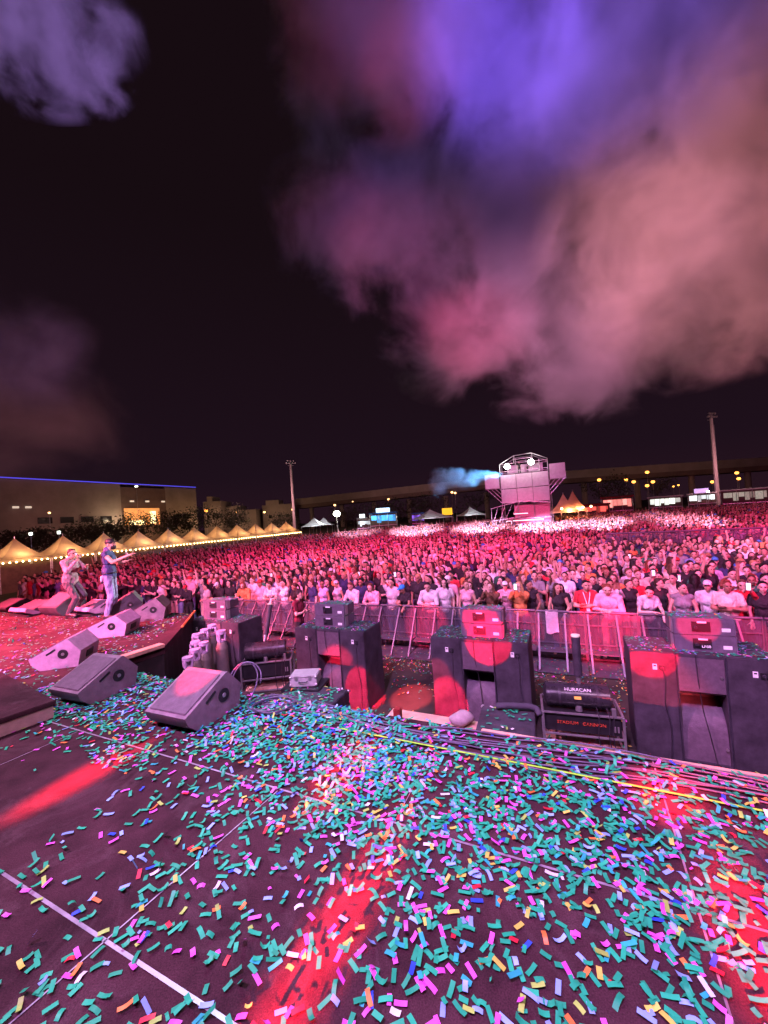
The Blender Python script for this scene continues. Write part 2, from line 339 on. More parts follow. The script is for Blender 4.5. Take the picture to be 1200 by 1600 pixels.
# ------------------------------------------------------------------ subwoofer stacks in the pit
def sub(kind, wd=.515, dp=.72, ht=1.43):
    t = thing('subwoofer', 'x', 'subwoofer')
    if kind == 'plain':
        bm = B(); box(bm, (0, dp/2, ht/2), (wd, dp, ht)); obj('cabinet', bm, BLK, t, bevel=.012)
        bm = B(); box(bm, (.10, -.004, ht-.20), (.075, .012, .075)); c = obj('connector_plate', bm, DRK, t, bevel=.003)
        bm = B(); cyl(bm, (.10, -.008, ht-.20), (.10, -.03, ht-.20), .02, .016, 14); obj('plug', bm, RUB, c, smooth=True)
        bm = B(); box(bm, (.02, -.003, ht-.19), (.05, .004, .075)); o = obj('label_sticker', bm, WHT, t)
        bm = B(); box(bm, (.02, -.0065, ht-.175), (.03, .003, .018)); obj('sticker_mark', bm, DRK, o)
        bm = B(); tube(bm, spline([(.10, -.03, ht-.2), (.12, -.05, ht-.35), (.11, -.02, ht-.7), (.15, -.015, ht-1.0), (.13, -.01, .02)]), .006, 6); obj('cable', bm, RUB, t, smooth='all')
    else:
        fw = wd-.03
        prof = [(0, ht-.04), (0, ht-.48), (.05, ht-.52), (.20, ht-.56), (.40, ht-.60), (.40, ht-.70), (.30, ht-.72), (.17, ht-.80), (.10, ht-.90), (.06, ht-1.0), (.03, .04), (dp, .04), (dp, ht-.04)]
        bm = B(); prism(bm, prof, -fw/2, fw/2); obj('horn', bm, GRL, t, smooth=True)
        bm = B()
        for s in (-1, 1): box(bm, (s*(wd/2-.007), dp/2-.004, ht/2), (.014, dp+.008, ht))
        box(bm, (0, dp/2, ht-.02), (wd-.028, dp, .04)); box(bm, (0, dp/2, .02), (wd-.028, dp, .04)); obj('cabinet', bm, BLK, t, bevel=.005)
        for z in (ht-.27, .25):
            bm = B(); cyl(bm, (wd/2-.05, 0, z), (wd/2-.05, -.012, z), .016, .016, 12); obj('latch', bm, ALU, t)
        bm = B(); tube(bm, spline([(-.05, -.02, ht+.01), (-.04, -.02, ht-.3), (0, .05, ht-.7), (.04, -.01, ht-1.0), (.1, -.02, .02)]), .006, 6); obj('cable', bm, RUB, t, smooth='all')
    return t
PL, HN = sub('plain'), sub('horn')
used = {'plain': False, 'horn': False}
SN = {-7.35: ('darkest stack beside the gas bottles', 0), -4.28: ('stack beside the silver case', 1), -1.45: ('stack between the two confetti cannons', 2), 1.43: ('stack cut off by the frame', 3)}
for rc, (nm, i) in SN.items():
    for k, kd in enumerate(('plain', 'horn', 'plain')):
        src = PL if kd == 'plain' else HN
        o = src if not used[kd] else copy_tree(src); used[kd] = True
        o.location = W(rc+(k-1)*.52, 6.25+rnd.uniform(0, .025), 0); o.rotation_euler = (0, 0, AX+R_(rnd.uniform(-.6, .6)))
        what = {0: 'plain black subwoofer at the gas bottle end of the ', 1: 'open horn subwoofer in the middle of the ', 2: 'plain black subwoofer at the barrier cannon end of the '}[k]
        if k == 0: what = 'plain black subwoofer, first of three in the '
        if k == 2: what = 'plain black subwoofer, last of three in the '
        tag(o, what+nm, 'subwoofer', 'subwoofers standing in the pit')
def fill_box(label, r, n, z, rotz, txt=None):
    t = thing('front_fill_speaker', label, 'speaker', W(r, n, z), rotz, 'front fill speakers on the subwoofers')
    wd, h = .66, .215
    bm = B(); prism(bm, [(0, 0), (0, h), (.42, h-.02), (.42, .02)], -wd/2, wd/2); obj('cabinet', bm, mat('violet_grey_paint', (.12, .09, .13), .6, 0, .25, 10, .3), t, bevel=.008)
    for s in (-1, 1):
        bm = B(); box(bm, (s*(wd/2+.008), .08, h/2), (.016, .10, h*.9)); obj('rigging_plate', bm, ALU, t, bevel=.003)
    bm = B(); box(bm, (-.03, -.004, h/2), (.2, .01, .13)); c = obj('connector_plate', bm, DRK, t)
    bm = B(); cyl(bm, (-.09, -.005, h/2-.01), (-.09, -.04, h/2-.01), .02, .018, 12); obj('plug', bm, RUB, c)
    bm = B(); box(bm, (.235, -.003, h*.33), (.09, .005, .045)); obj('label_sticker', bm, WHT, t)
    bm = B(); box(bm, (-.02, -.0105, h*.78), (.1, .004, .022)); obj('label_sticker', bm, WHT, t)
    if txt: text(txt, .05, WHT, t, (.01, -.012, h*.33), (R_(90), 0, 0))
    return t
for rc, (nm, i) in SN.items():
    for lv in (0, 1):
        lab = ('upper' if lv else 'lower') + ' grey front fill speaker on top of the ' + nm
        fill_box(lab, rc+[-.1, -.05, .06, .1][i], 6.42+.01*lv, 1.432+lv*.222, AX+R_([3, 2, -2, 1][i]+.8*lv), 'LP88' if i == 3 and lv == 0 else None)

# ------------------------------------------------------------------ confetti cannons
def cannon(label, loc, rotz, tilt, lit, ht=.9):
    t = thing('confetti_cannon', label, 'confetti cannon', loc, rotz, 'confetti cannons in the pit')
    wd, dp = 1.02, .55
    bm = B()
    for x in (-wd/2, wd/2):
        for y in (0, dp): box(bm, (x, y, .31), (.03, .03, .62))
    for z in (.62, .28, .03):
        for y in (0, dp): box(bm, (0, y, z), (wd-.03, .028, .03))
        for x in (-wd/2, wd/2): box(bm, (x, dp/2, z), (.028, dp-.03, .028))
    obj('frame', bm, ALU, t, bevel=.004)
    bm = B(); box(bm, (0, dp/2, .45), (wd-.05, dp-.05, .28)); pn = obj('case', bm, DRK, t, bevel=.008)
    bm = B(); box(bm, (0, dp/2, .02), (wd-.05, dp-.05, .02)); obj('tray', bm, WOOD, t)
    bm = B(); cyl(bm, (-wd/2+.07, dp/2-.02, .80), (wd/2-.12, dp/2-.02, .80), .185, .185, 36)
    cyl(bm, (-wd/2+.03, dp/2-.02, .80), (-wd/2+.07, dp/2-.02, .80), .12, .185, 36); tk = obj('barrel_tank', bm, mat('black_gloss', (.03, .026, .032), .28, 0, .2, 6), t, smooth=True, bevel=.006)
    bm = B()
    bm.free()
    for x in (-.28, .22):
        bm = B(); cyl(bm, (x, dp/2-.02, .80), (x+.03, dp/2-.02, .80), .189, .189, 36); obj('strap', bm, RUB, tk, smooth=True)
    bm = B(); box(bm, (.40, -.005, .69), (.05, .03, .14)); obj('control_box', bm, ALU, t, bevel=.005)
    bm = B(); cyl(bm, (-.02, .12, .62), (-.02, .12, .70), .05, .04, 16); obj('valve', bm, ALU, t, smooth=True)
    q = Matrix.Rotation(R_(tilt), 3, 'X'); e = Matrix.Rotation(R_(-tilt*.35), 3, 'Y')
    base = Vector((.02 if lit else -.05, dp/2, .98)); up = (e @ q) @ Vector((0, 0, 1))
    bm = B(); cyl(bm, base, base+up*.16, .028, .04, 16); obj('elbow', bm, ALU, t, smooth=True)
    bm = B(); cyl(bm, base+up*.14, base+up*.80, .058, .058, 24); tb = obj('blower_tube', bm, BLK, t, smooth=True, bevel=.003)
    bm = B(); cyl(bm, base+up*.79, base+up*.815, .062, .062, 24); obj('tube_ring', bm, mat('ring_white', (.8, .85, .55), .5), tb, smooth=True)
    if lit:
        text('HURACAN', .072, WHT, tk, (-.02, dp/2-.02-.125, .80+.145), (R_(42), 0, 0))
        text('STADIUM', .066, ORG, pn, (-.19, .019, .46), (R_(90), 0, 0)); text('CANNON', .066, ORG, pn, (.15, .019, .46), (R_(90), 0, 0))
        bm = B(); box(bm, (-.03, dp/2-.02-.172, .855), (.085, .01, .075), Matrix.Rotation(R_(-25), 3, 'X')); obj('warning_sticker', bm, YEL, tk)
    for x in (.2, .33, .38):
        bm = B(); tube(bm, spline([(x, .1, .7), (x+.01, -.03, .6), (x-.01, -.03, .3), (x+.02, -.05, .02)]), .007, 6); obj('cable', bm, RUB, t, smooth='all')
    bm = B()
    for x in (.40, .44): box(bm, (x, -.003, .43), (.02, .006, .09))
    obj('latch', bm, ALU, t)
    return t
cannon('confetti cannon with black tank and upright tube between two subwoofer stacks', W(0, 6.08, 0), AX+R_(6), 0, True).scale = (1, 1, .88)
cannon('confetti cannon with leaning tube beside the gas bottles', W(-5.95, 6.35, .0), AX+R_(32), -24, False)

# gas bottles
GAS = mat('gas_bottle_paint', (.20, .16, .15), .5, .1, .2, 7)
CAPM = mat('bottle_cap_plastic', (.60, .40, .60), .5, 0, .1, 8)
gb = None
for i, (px, py, z, lab) in enumerate([(345, 985, 1.5, 'grey gas bottle standing tallest, next to the dark stack'), (331, 976, 1.5, 'gas bottle behind the tallest one with lilac cap'), (320, 983, 1.47, 'gas bottle with pink cap in the middle of the cluster'), (307, 990, 1.45, 'gas bottle with purple cap against the stage skirt'),
                                     (305, 1002, 1.42, 'gas bottle with capped neck third nearest the big monitor'), (304, 1014, 1.38, 'gas bottle with pale cap second nearest the big monitor'), (293, 1026, 1.36, 'gas bottle with white cap nearest the big monitor'), (318, 1003, 1.4, 'gas bottle with cap hidden between its neighbours')]):
    p = at(px, py, z)
    if gb is None:
        gb = thing('gas_bottle', lab, 'gas bottle', (0, 0, 0), 0, 'gas bottles beside the stage skirt')
        bm = B(); cyl(bm, (0, 0, 0), (0, 0, 1.08), .115, .115, 24); cyl(bm, (0, 0, 1.08), (0, 0, 1.17), .115, .085, 24); cyl(bm, (0, 0, 1.17), (0, 0, 1.21), .085, .05, 24)
        obj('body', bm, GAS, gb, smooth=True)
        bm = B()
        cyl(bm, (0, 0, 1.2), (0, 0, 1.24), .07, .07, 20); cyl(bm, (0, 0, 1.34), (0, 0, 1.40), .085, .088, 20)
        for k in range(4): cyl(bm, (.07*math.cos(k*1.57), .07*math.sin(k*1.57), 1.22), (.082*math.cos(k*1.57), .082*math.sin(k*1.57), 1.36), .022, .022, 8)
        g = obj('valve_guard', bm, CAPM, gb, smooth=True)
        bm = B(); cyl(bm, (0, 0, 1.22), (0, 0, 1.33), .018, .022, 12); obj('valve', bm, ALU, g, smooth=True)
        o = gb
    else: o = copy_tree(gb)
    o.location = (p.x, p.y, 0); o.scale.z = z/1.40; o['label'] = lab; o.rotation_euler = (0, 0, i*1.3)

# cases
def road_case(label, loc, rotz, sz, m, name='road_case', lidm=None):
    t = thing(name, label, 'case', loc, rotz)
    x, y, z = sz
    bm = B(); box(bm, (0, 0, z*.40), (x, y, z*.8)); obj('body', bm, m, t, bevel=.01)
    bm = B(); box(bm, (0, 0, z*.90), (x, y, z*.18)); obj('lid', bm, lidm or m, t, bevel=.012)
    bm = B()
    for sx_ in (-1, 1):
        for sy in (-1, 1):
            for zz in (.03, z-.03): ball(bm, (sx_*(x/2-.012), sy*(y/2-.012), zz), .026, 8)
    obj('corner_cap', bm, ALU, t, smooth='all')
    for sx_ in (-1, 1):
        bm = B(); box(bm, (sx_*x*.25, -y/2-.006, z*.8), (.05, .014, .06)); obj('latch', bm, ALU, t, bevel=.003)
    bm = B(); tube(bm, spline([(-.06, -y/2, z*.5), (-.055, -y/2-.03, z*.5), (.055, -y/2-.03, z*.5), (.06, -y/2, z*.5)]), .008, 6); obj('handle', bm, RUB, t, smooth='all')
    return t
p = at(790, 1130, 1.08)
road_case('black road case scattered with green confetti in front of the second stack', (p.x, p.y, 0), AX+R_(4), (.62, .8, 1.08), BLK)
bm = B(); a, b = at(775, 1103, 1.12), at(835, 1106, 1.12); tube(bm, spline([a, (a+b)/2+Vector((0, 0, .015)), b, b+Vector((.03, -.08, -.05))]), .036, 12)
tag(obj('foam_roll', bm, mat('foam', (.055, .045, .065), .8, 0, .2, 12), smooth='all'), 'grey padded roll draped over the confetti strewn road case', 'foam roll')
p = at(485, 1085, .98)
road_case('black road case with confetti on its lid beside the silver case', (p.x, p.y, 0), AX+R_(2), (.95, .62, .98), BLK)
p = at(477, 1052, 1.15)
road_case('silver carrying case resting on a dark stand near the cable coil', (p.x, p.y, 1.0), AX+R_(22), (.42, .30, .17), mat('silver_case', (.62, .6, .6), .4, .4, .15, 9), 'silver_case')
t = thing('case_stand', 'dark square stand under the silver carrying case', 'stand', (p.x, p.y, 0), AX+R_(12))
bm = B(); box(bm, (0, 0, .975), (.62, .46, .04)); obj('top', bm, DRK, t, bevel=.005)
for sx_ in (-1, 1):
    for sy in (-1, 1):
        bm = B(); box(bm, (sx_*.28, sy*.2, .478), (.05, .05, .955)); obj('leg', bm, DRK, t)
# sandbag, red post
p = at(722, 1136, .98)
bm = B(); ball(bm, (0, 0, .08), (.15, .10, .08), 20)
for v in bm.verts: v.co += Vector((math.sin(v.co.y*30)*.008, math.sin(v.co.x*22)*.008, math.sin(v.co.x*26+v.co.y*17)*.01))
o = tag(obj('sand_bag', bm, mat('bag_cloth', (.36, .27, .28), .85, 0, .2, 14, .3), smooth='all'), 'round pale bag slumped on the plank below the stage front', 'bag'); o.location = (p.x, p.y, 1.0)
t = thing('bag_shelf', 'narrow timber ledge carrying the pale bag below the stage front', 'ledge', (p.x, p.y, 0), AX)
bm = B(); box(bm, (-.1, 0, .97), (1.7, .3, .05)); obj('board', bm, WOOD, t, bevel=.005)
for x in (-.85, .6):
    bm = B(); box(bm, (x, 0, .472), (.08, .08, .944)); obj('leg', bm, DRK, t)
bm = B(); q = at(622, 1122, 1.25); box(bm, (q.x, q.y, .68), (.08, .08, 1.36), Matrix.Rotation(AX, 3, 'Z')); box(bm, (q.x+.1, q.y-.05, 1.1), (.26, .16, .12), Matrix.Rotation(AX, 3, 'Z'))
tag(obj('red_post', bm, mat('dark_red_paint', (.22, .02, .02), .6), bevel=.008), 'short dark red post with bracket standing at the stage front', 'post')

# cables on the deck
rc_ = random.Random(3)
for i in range(9):
    n0 = 3.05+.035*i
    pts = [W(-3.1+k*.42+rc_.uniform(-.05, .05), n0+rc_.uniform(-.03, .03)+.06*math.sin(k*.8+i*.2), DECK+.012+.006*(i % 3)) for k in range(14)]
    bm = B(); tube(bm, spline(pts, 6), .0065, 6)
    ordn = ['nearest the edge beam', 'second from the edge beam', 'third from the edge beam', 'fourth from the edge beam', 'in the middle of the bundle', 'fourth from the lime tape', 'third from the lime tape', 'second from the lime tape', 'nearest the lime tape'][8-i]
    tag(obj('cable', bm, mat('violet_grey_cable', (.10, .08, .13), .35), smooth='all'), 'grey cable running along the stage front, '+ordn, 'cable', 'cables bundled along the stage front')
for j, (px, py, rad, lab) in enumerate([(430, 1106, .17, 'coil of dark cable lying on the deck beside the large grey monitor'), (387, 1098, .2, 'loose loop of cable standing up beside the large grey monitor')]):
    p = at(px, py, DECK); bm = B(); pts = []
    for k in range(60 if j == 0 else 26):
        a = k*.42; rr = rad*(1+.16*math.sin(k*.37)+.05*math.sin(k*1.7)); ox = .03*math.sin(int(k/15)*2.4)
        pts.append(p+(Vector((rr*1.25*math.cos(a)+ox, rr*math.sin(a)-ox, .012+.0009*k)) if j == 0 else Vector((rr*.75*math.cos(a)-.02*k/10, .12*math.sin(a)+.01*k/8, .2+.19*math.sin(a)))))
    tube(bm, spline(pts, 3), .008, 6)
    tag(obj('cable_coil', bm, mat('violet_grey_cable', (.10, .08, .13), .35), smooth='all'), lab, 'cable')

# ------------------------------------------------------------------ crowd barriers
def barrier():
    t = thing('crowd_barrier', 'x', 'crowd barrier')
    bm = B(); box(bm, (0, .0, .56), (.97, .012, 1.0)); obj('mesh_plate', bm, PLT, t)
    bm = B(); cyl(bm, (-.49, 0, 1.1), (.49, 0, 1.1), .028, .028, 12); obj('top_rail', bm, STL, t, smooth=True)
    bm = B()
    for x in (-.485, .485): box(bm, (x, 0, .54), (.03, .03, 1.06))
    for z in (.82, .40): box(bm, (0, -.018, z), (.94, .02, .03))
    obj('frame', bm, STL, t)
    for x in (-.44, .1):
        bm = B(); a, b = Vector((x, -.03, 1.06)), Vector((x, -.78, .05)); d = b-a
        box(bm, (a+b)/2, (.035, .045, d.length), Vector((0, 0, 1)).rotation_difference(d).to_matrix()); obj('brace', bm, STL, t)
    bm = B(); box(bm, (0, -.42, .03), (.97, .85, .012)); obj('floor_plate', bm, STL, t)
    bm = B(); box(bm, (0, -.2, .30), (.95, .3, .02)); obj('step', bm, STL, t)
    return t
bar = barrier(); first = True
BL = ['beside the gas bottles', 'behind the leaning cannon tube', 'behind the guard', 'behind the fill speakers on the silver case stack', 'seen right of the silver case stack', 'with the blue hatted fan leaning over it', 'in the gap before the cannons stack', 'reddest one just left of the cannons stack', 'half hidden by the cannons stack', 'behind the cannons stack', 'with the pale towel hung on it', 'behind the upright cannon tube', 'where the person in the red cardigan stands', 'where the broad person in pink leans', 'left of the frame edge stack', 'behind the frame edge fill speakers', 'at the frame edge']
for i in range(17):
    r = -10.3+i*1.0
    o = bar if first else copy_tree(bar); first = False
    o.location = W(r, 9.62+rnd.uniform(-.02, .02), 0); o.rotation_euler = (0, 0, AX+R_(rnd.uniform(-1, 1)))
    tag(o, 'steel mesh barrier panel '+BL[i], 'crowd barrier', 'barrier panels along the pit')
ML = ['by the white topped man', 'first after the white topped man', 'behind the standing group', 'behind the person in green', 'next after the person in green', 'third from the frame edge', 'second from the frame edge', 'nearest the frame edge']
for i in range(8):
    o = copy_tree(bar); o.location = W(2.2+i*1.0, 22.2, .05); o.scale = (1, 1, 1.68); o.rotation_euler = (0, 0, AX+R_(180))
    tag(o, 'dark barrier panel standing inside the crowd, '+ML[i], 'crowd barrier', 'barrier panels inside the crowd')
# towel over the rail
p = at(862, 968, .95); r0 = rn(p)[0]
bm = B(); ys = [(.05, .85), (.045, 1.05), (.0, 1.135), (-.045, 1.09), (-.055, .9), (-.06, .62)]
g = [[bm.verts.new((-.13+.26*i/6, y-.006*math.sin(i*1.8), z-(.03*math.sin(i*.9) if k in (0, 5) else 0))) for i in range(7)] for k, (y, z) in enumerate(ys)]
for a, b in zip(g, g[1:]):
    for i in range(6): bm.faces.new((a[i], a[i+1], b[i+1], b[i]))
bmesh.ops.solidify(bm, geom=bm.faces[:], thickness=.008)
o = tag(obj('towel', bm, mat('towel_cloth', (.75, .66, .75), .9, 0, .12, 20, .4), smooth='all'), 'pale towel hanging over the barrier rail behind the confetti cannon', 'towel')
o.location = W(r0, 9.62, 0); o.rotation_euler = (0, 0, AX)
# ------------------------------------------------------------------ people
def remeshed(bm, voxel, smooth=3, ratio=1.0, name='m'):
    me = bpy.data.meshes.new(name); bm.to_mesh(me); bm.free()
    o = bpy.data.objects.new('tmp', me); COL.objects.link(o)
    r = o.modifiers.new('r', 'REMESH'); r.mode = 'VOXEL'; r.voxel_size = voxel
    s = o.modifiers.new('s', 'SMOOTH'); s.iterations = smooth; s.factor = .5
    if ratio < 1: d = o.modifiers.new('d', 'DECIMATE'); d.ratio = ratio
    dg = bpy.context.evaluated_depsgraph_get()
    out = bpy.data.meshes.new_from_object(o.evaluated_get(dg), depsgraph=dg)
    bpy.data.objects.remove(o); bpy.data.meshes.remove(me)
    out.name = name; out.shade_smooth(); return out
def decimated(me, ratio):
    o = bpy.data.objects.new('tmp', me); COL.objects.link(o)
    d = o.modifiers.new('d', 'DECIMATE'); d.ratio = ratio
    dg = bpy.context.evaluated_depsgraph_get(); out = bpy.data.meshes.new_from_object(o.evaluated_get(dg), depsgraph=dg)
    bpy.data.objects.remove(o); return out

HC = Vector((0, .035, 1.60))           # head centre of a 1.72 m figure facing +y, right hand at +x
def head_prims(bm, hc, q):
    def P(v): return hc + q @ Vector(v)
    ball(bm, P((0, -.008, .022)), (.073, .092, .088), 16, q)            # skull
    ball(bm, P((0, .022, -.045)), (.056, .066, .066), 14, q)            # face and jaw
    ball(bm, P((0, .066, -.088)), (.026, .020, .018), 10, q)            # chin
    cyl(bm, P((0, .082, .015)), P((0, .104, -.030)), .008, .014, 8)     # nose
    ball(bm, P((0, .098, -.030)), (.017, .013, .010), 8, q)
    for s in (-1, 1):
        ball(bm, P((s*.031, .076, .028)), (.026, .014, .008), 8, q)     # brow
        ball(bm, P((s*.040, .060, -.030)), (.022, .018, .020), 8, q)    # cheek
        ball(bm, P((s*.076, -.005, -.012)), (.010, .020, .030), 8, q)   # ear
    ball(bm, P((0, .079, -.062)), (.024, .012, .012), 8, q)
def face_extras(me, hc, q):
    bm = B(); bm.from_mesh(me)
    def P(v): return hc + q @ Vector(v)
    for s in (-1, 1):
        for v in ball(bm, P((s*.030, .079, .006)), (.015, .008, .008), 8, q):
            for f in v.link_faces: f.material_index = 1
    for v in ball(bm, P((0, .088, -.062)), (.024, .008, .006), 8, q):
        for f in v.link_faces: f.material_index = 2
    bm.to_mesh(me); bm.free()
def arm_prims(bm, S, E, H, fing, s, k=1.0, curl=.3, palm_up=None):
    # shoulder, elbow, wrist, direction of the hand
    limb(bm, S, E, .050*k, .040*k, 12); limb(bm, E, H, .041*k, .028*k, 12)
    d = Vector(fing).normalized(); side = (palm_up or Vector((s, 0, 0)))
    side = (side - d*side.dot(d)).normalized(); nrm = d.cross(side)*s
    pc = H + d*.045
    m = Matrix((side, d, nrm)).transposed()
    ball(bm, pc, (.040, .052, .017), 12, m)
    for j, (o, L) in enumerate([(.033, .066), (.012, .078), (-.011, .073), (-.032, .056)]):
        a = H + d*.078 + side*o; b = a + (d + side*o*2.5 + nrm*curl*.4).normalized()*L*.55; c = b + (d+nrm*curl*1.3).normalized()*L*.5
        limb(bm, a, b, .0105, .0095, 8); limb(bm, b, c, .0095, .0075, 8)
    a = H + d*.02 + side*.034; b = a + (side*.8+d*.6+nrm*.3).normalized()*.042; c = b + (side*.25+d+nrm*.4).normalized()*.034
    limb(bm, a, b, .0125, .011, 8); limb(bm, b, c, .011, .0085, 8)
def body_meshes(arms, yaw=0, tilt=0, lean=0, fem=False, legs=None, voxel=.0105, sleeve=.55, trouser=True, hd=None, jacket=False, dens=1.0):
    """arms: [(elbow, wrist, hand direction) left x<0, right x>0]. Returns body, top, trousers meshes and the head frame."""
    sh = .152 if fem else .175; hip = .10 if fem else .09
    L = Matrix.Rotation(R_(-lean), 3, 'X'); piv = Vector((0, 0, .95))
    def U(v): return piv + L @ (Vector(v)-piv)
    q = L @ Matrix.Rotation(R_(yaw), 3, 'Z') @ Matrix.Rotation(R_(tilt), 3, 'X')
    hc = U(HC) if hd is None else Vector(hd)
    legs = legs or [((-hip, 0, .90), (-.11, .02, .49), (-.12, -.02, .09), (-.14, .15, .035)), ((hip, 0, .90), (.11, .02, .49), (.12, -.02, .09), (.14, .15, .035))]
    def torso(bm, g, full=True, low=.93):
        ball(bm, (0, 0, .94), (.165+g, .115+g, .12+g), 18)
        ball(bm, U((0, .005, 1.10)), ((.128 if fem else .148)+g, .10+g, .15+g), 18, L)
        ball(bm, U((0, .01, 1.27)), ((.148 if fem else .172)+g, .112+g, .16+g), 18, L)
        if fem:
            for s in (-1, 1): ball(bm, U((s*.07, .085, 1.27)), (.062+g, .055+g, .06+g), 12, L)
        for s in (-1, 1): limb(bm, U((s*.05, -.01, 1.43)), U((s*sh*.92, -.01, 1.405)), .058+g, .052+g, 12)
    def trapez(bm, g=0):
        limb(bm, U((0, -.005, 1.44)), hc+q @ Vector((0, -.015, -.07)), .056+g, .05+g, 14)
    bm = B(); torso(bm, 0); trapez(bm); head_prims(bm, hc, q)
    for s, (E, H, f) in zip((-1, 1), arms): arm_prims(bm, U((s*sh, -.01, 1.40)), Vector(E), Vector(H), f, s, .9 if fem else 1.0)
    for h, k, a, t in legs:
        limb(bm, h, k, .082, .056, 12); limb(bm, k, a, .056, .038, 12); limb(bm, a, t, .040, .034, 10)
    body = remeshed(bm, voxel, 3, .4*dens if dens < 1 else 1, 'body'); face_extras(body, hc, q)
    for x in (SKIN, EYE, LIP): body.materials.append(x)
    bm = B(); torso(bm, .014)
    if jacket:
        ball(bm, U((0, .0, 1.02)), (.182, .132, .17), 18, L)
        limb(bm, U((0, -.02, 1.45)), U((0, -.015, 1.49)), .075, .07, 14)
    for s, (E, H, f) in zip((-1, 1), arms):
        if sleeve <= 0: continue
        S = U((s*sh, -.01, 1.40)); E = Vector(E); H = Vector(H)
        if sleeve <= 1: limb(bm, S, S.lerp(E, sleeve), .066, .062, 12)
        else: limb(bm, S, E, .066, .056, 12); limb(bm, E, E.lerp(H, sleeve-1), .056, .042, 12)
    top = remeshed(bm, voxel*1.2, 3, 1, 'top')
    # cut the neck hole open visually: lower everything that would cover the neck is not needed, collar sits under the chin
    top.materials.append(CLOTH)
    tr = None
    if trouser:
        bm = B(); ball(bm, (0, -.003, .93), (.178, .128, .11), 18)
        for h, k, a, t in legs:
            a2 = Vector(k).lerp(Vector(a), .93)
            limb(bm, h, k, .098, .072, 12); limb(bm, k, a2, .072, .062, 12)
        tr = remeshed(bm, voxel*1.3, 3, 1, 'trousers'); tr.materials.append(CLOTH)
    return body, top, tr, (hc, q)
def hair_mesh(kind, hc, q, voxel=.009):
    bm = B()
    def P(v): return hc + q @ Vector(v)
    ball(bm, P((0, -.018, .040)), (.080, .092, .080), 16, q)
    if kind == 'short':
        ball(bm, P((0, -.045, .0)), (.076, .062, .07), 14, q); ball(bm, P((0, .045, .088)), (.05, .04, .025), 12, q)
    elif kind == 'long':
        for s in (-1, 1):
            limb(bm, P((s*.066, .0, .03)), P((s*.082, -.02, -.10)), .032, .036); limb(bm, P((s*.082, -.02, -.10)), P((s*.088, -.03, -.25)), .036, .024)
        limb(bm, P((0, -.06, .03)), P((0, -.075, -.12)), .075, .075); limb(bm, P((0, -.075, -.12)), P((0, -.085, -.30)), .075, .05)
        limb(bm, P((-.05, -.065, -.10)), P((-.06, -.08, -.27)), .045, .03); limb(bm, P((.05, -.065, -.10)), P((.06, -.08, -.27)), .045, .03)
    elif kind == 'bun':
        ball(bm, P((0, -.04, .01)), (.076, .068, .07), 14, q); ball(bm, P((0, -.075, .10)), (.045, .045, .04), 12, q)
    elif kind == 'tail':
        ball(bm, P((0, -.04, .01)), (.076, .068, .07), 14, q); limb(bm, P((0, -.11, .03)), P((0, -.16, -.08)), .032, .036); limb(bm, P((0, -.16, -.08)), P((0, -.15, -.22)), .036, .014)
    elif kind == 'curly':
        r2 = random.Random(5)
        for _ in range(26):
            a = r2.uniform(0, 6.28); zz = r2.uniform(-.10, .12); rr = .085 if zz < .06 else .06
            y = math.sin(a)*rr-.03
            if y > .03 and zz < .06: continue
            ball(bm, P((math.cos(a)*rr, y, zz)), r2.uniform(.028, .04), 8)
    elif kind == 'cap':
        bm.clear(); ball(bm, P((0, -.006, .050)), (.084, .100, .078), 18, q)
        ball(bm, P((0, .11, .045)), (.066, .062, .010), 14, q)
    elif kind == 'bucket':
        bm.clear(); ball(bm, P((0, -.006, .055)), (.086, .100, .078), 18, q); cyl(bm, P((0, -.004, .015)), P((0, -.006, .065)), .135, .092, 20)
    if kind not in ('cap', 'bucket'):   # keep the face free
        pass
    me = remeshed(bm, voxel, 2, 1, 'hair')
    bm = B(); bm.from_mesh(me); qi = q.transposed()
    if kind not in ('cap', 'bucket'):
        for v in bm.verts:
            l = qi @ (v.co-hc)
            lim = .052 if l.z > .075 else (.040 if l.z > .05 else .012)
            if abs(l.x) < .072 and l.y > lim and l.z < .095: l.y = lim; v.co = hc + q @ l
        nz = random.Random(9)
        for v in bm.verts: v.co += Vector((nz.uniform(-1, 1), nz.uniform(-1, 1), nz.uniform(-1, 1)))*.0025
    bm.to_mesh(me); bm.free()
    me.materials.append(CLOTH if kind in ('cap', 'bucket') else HAIRM); return me

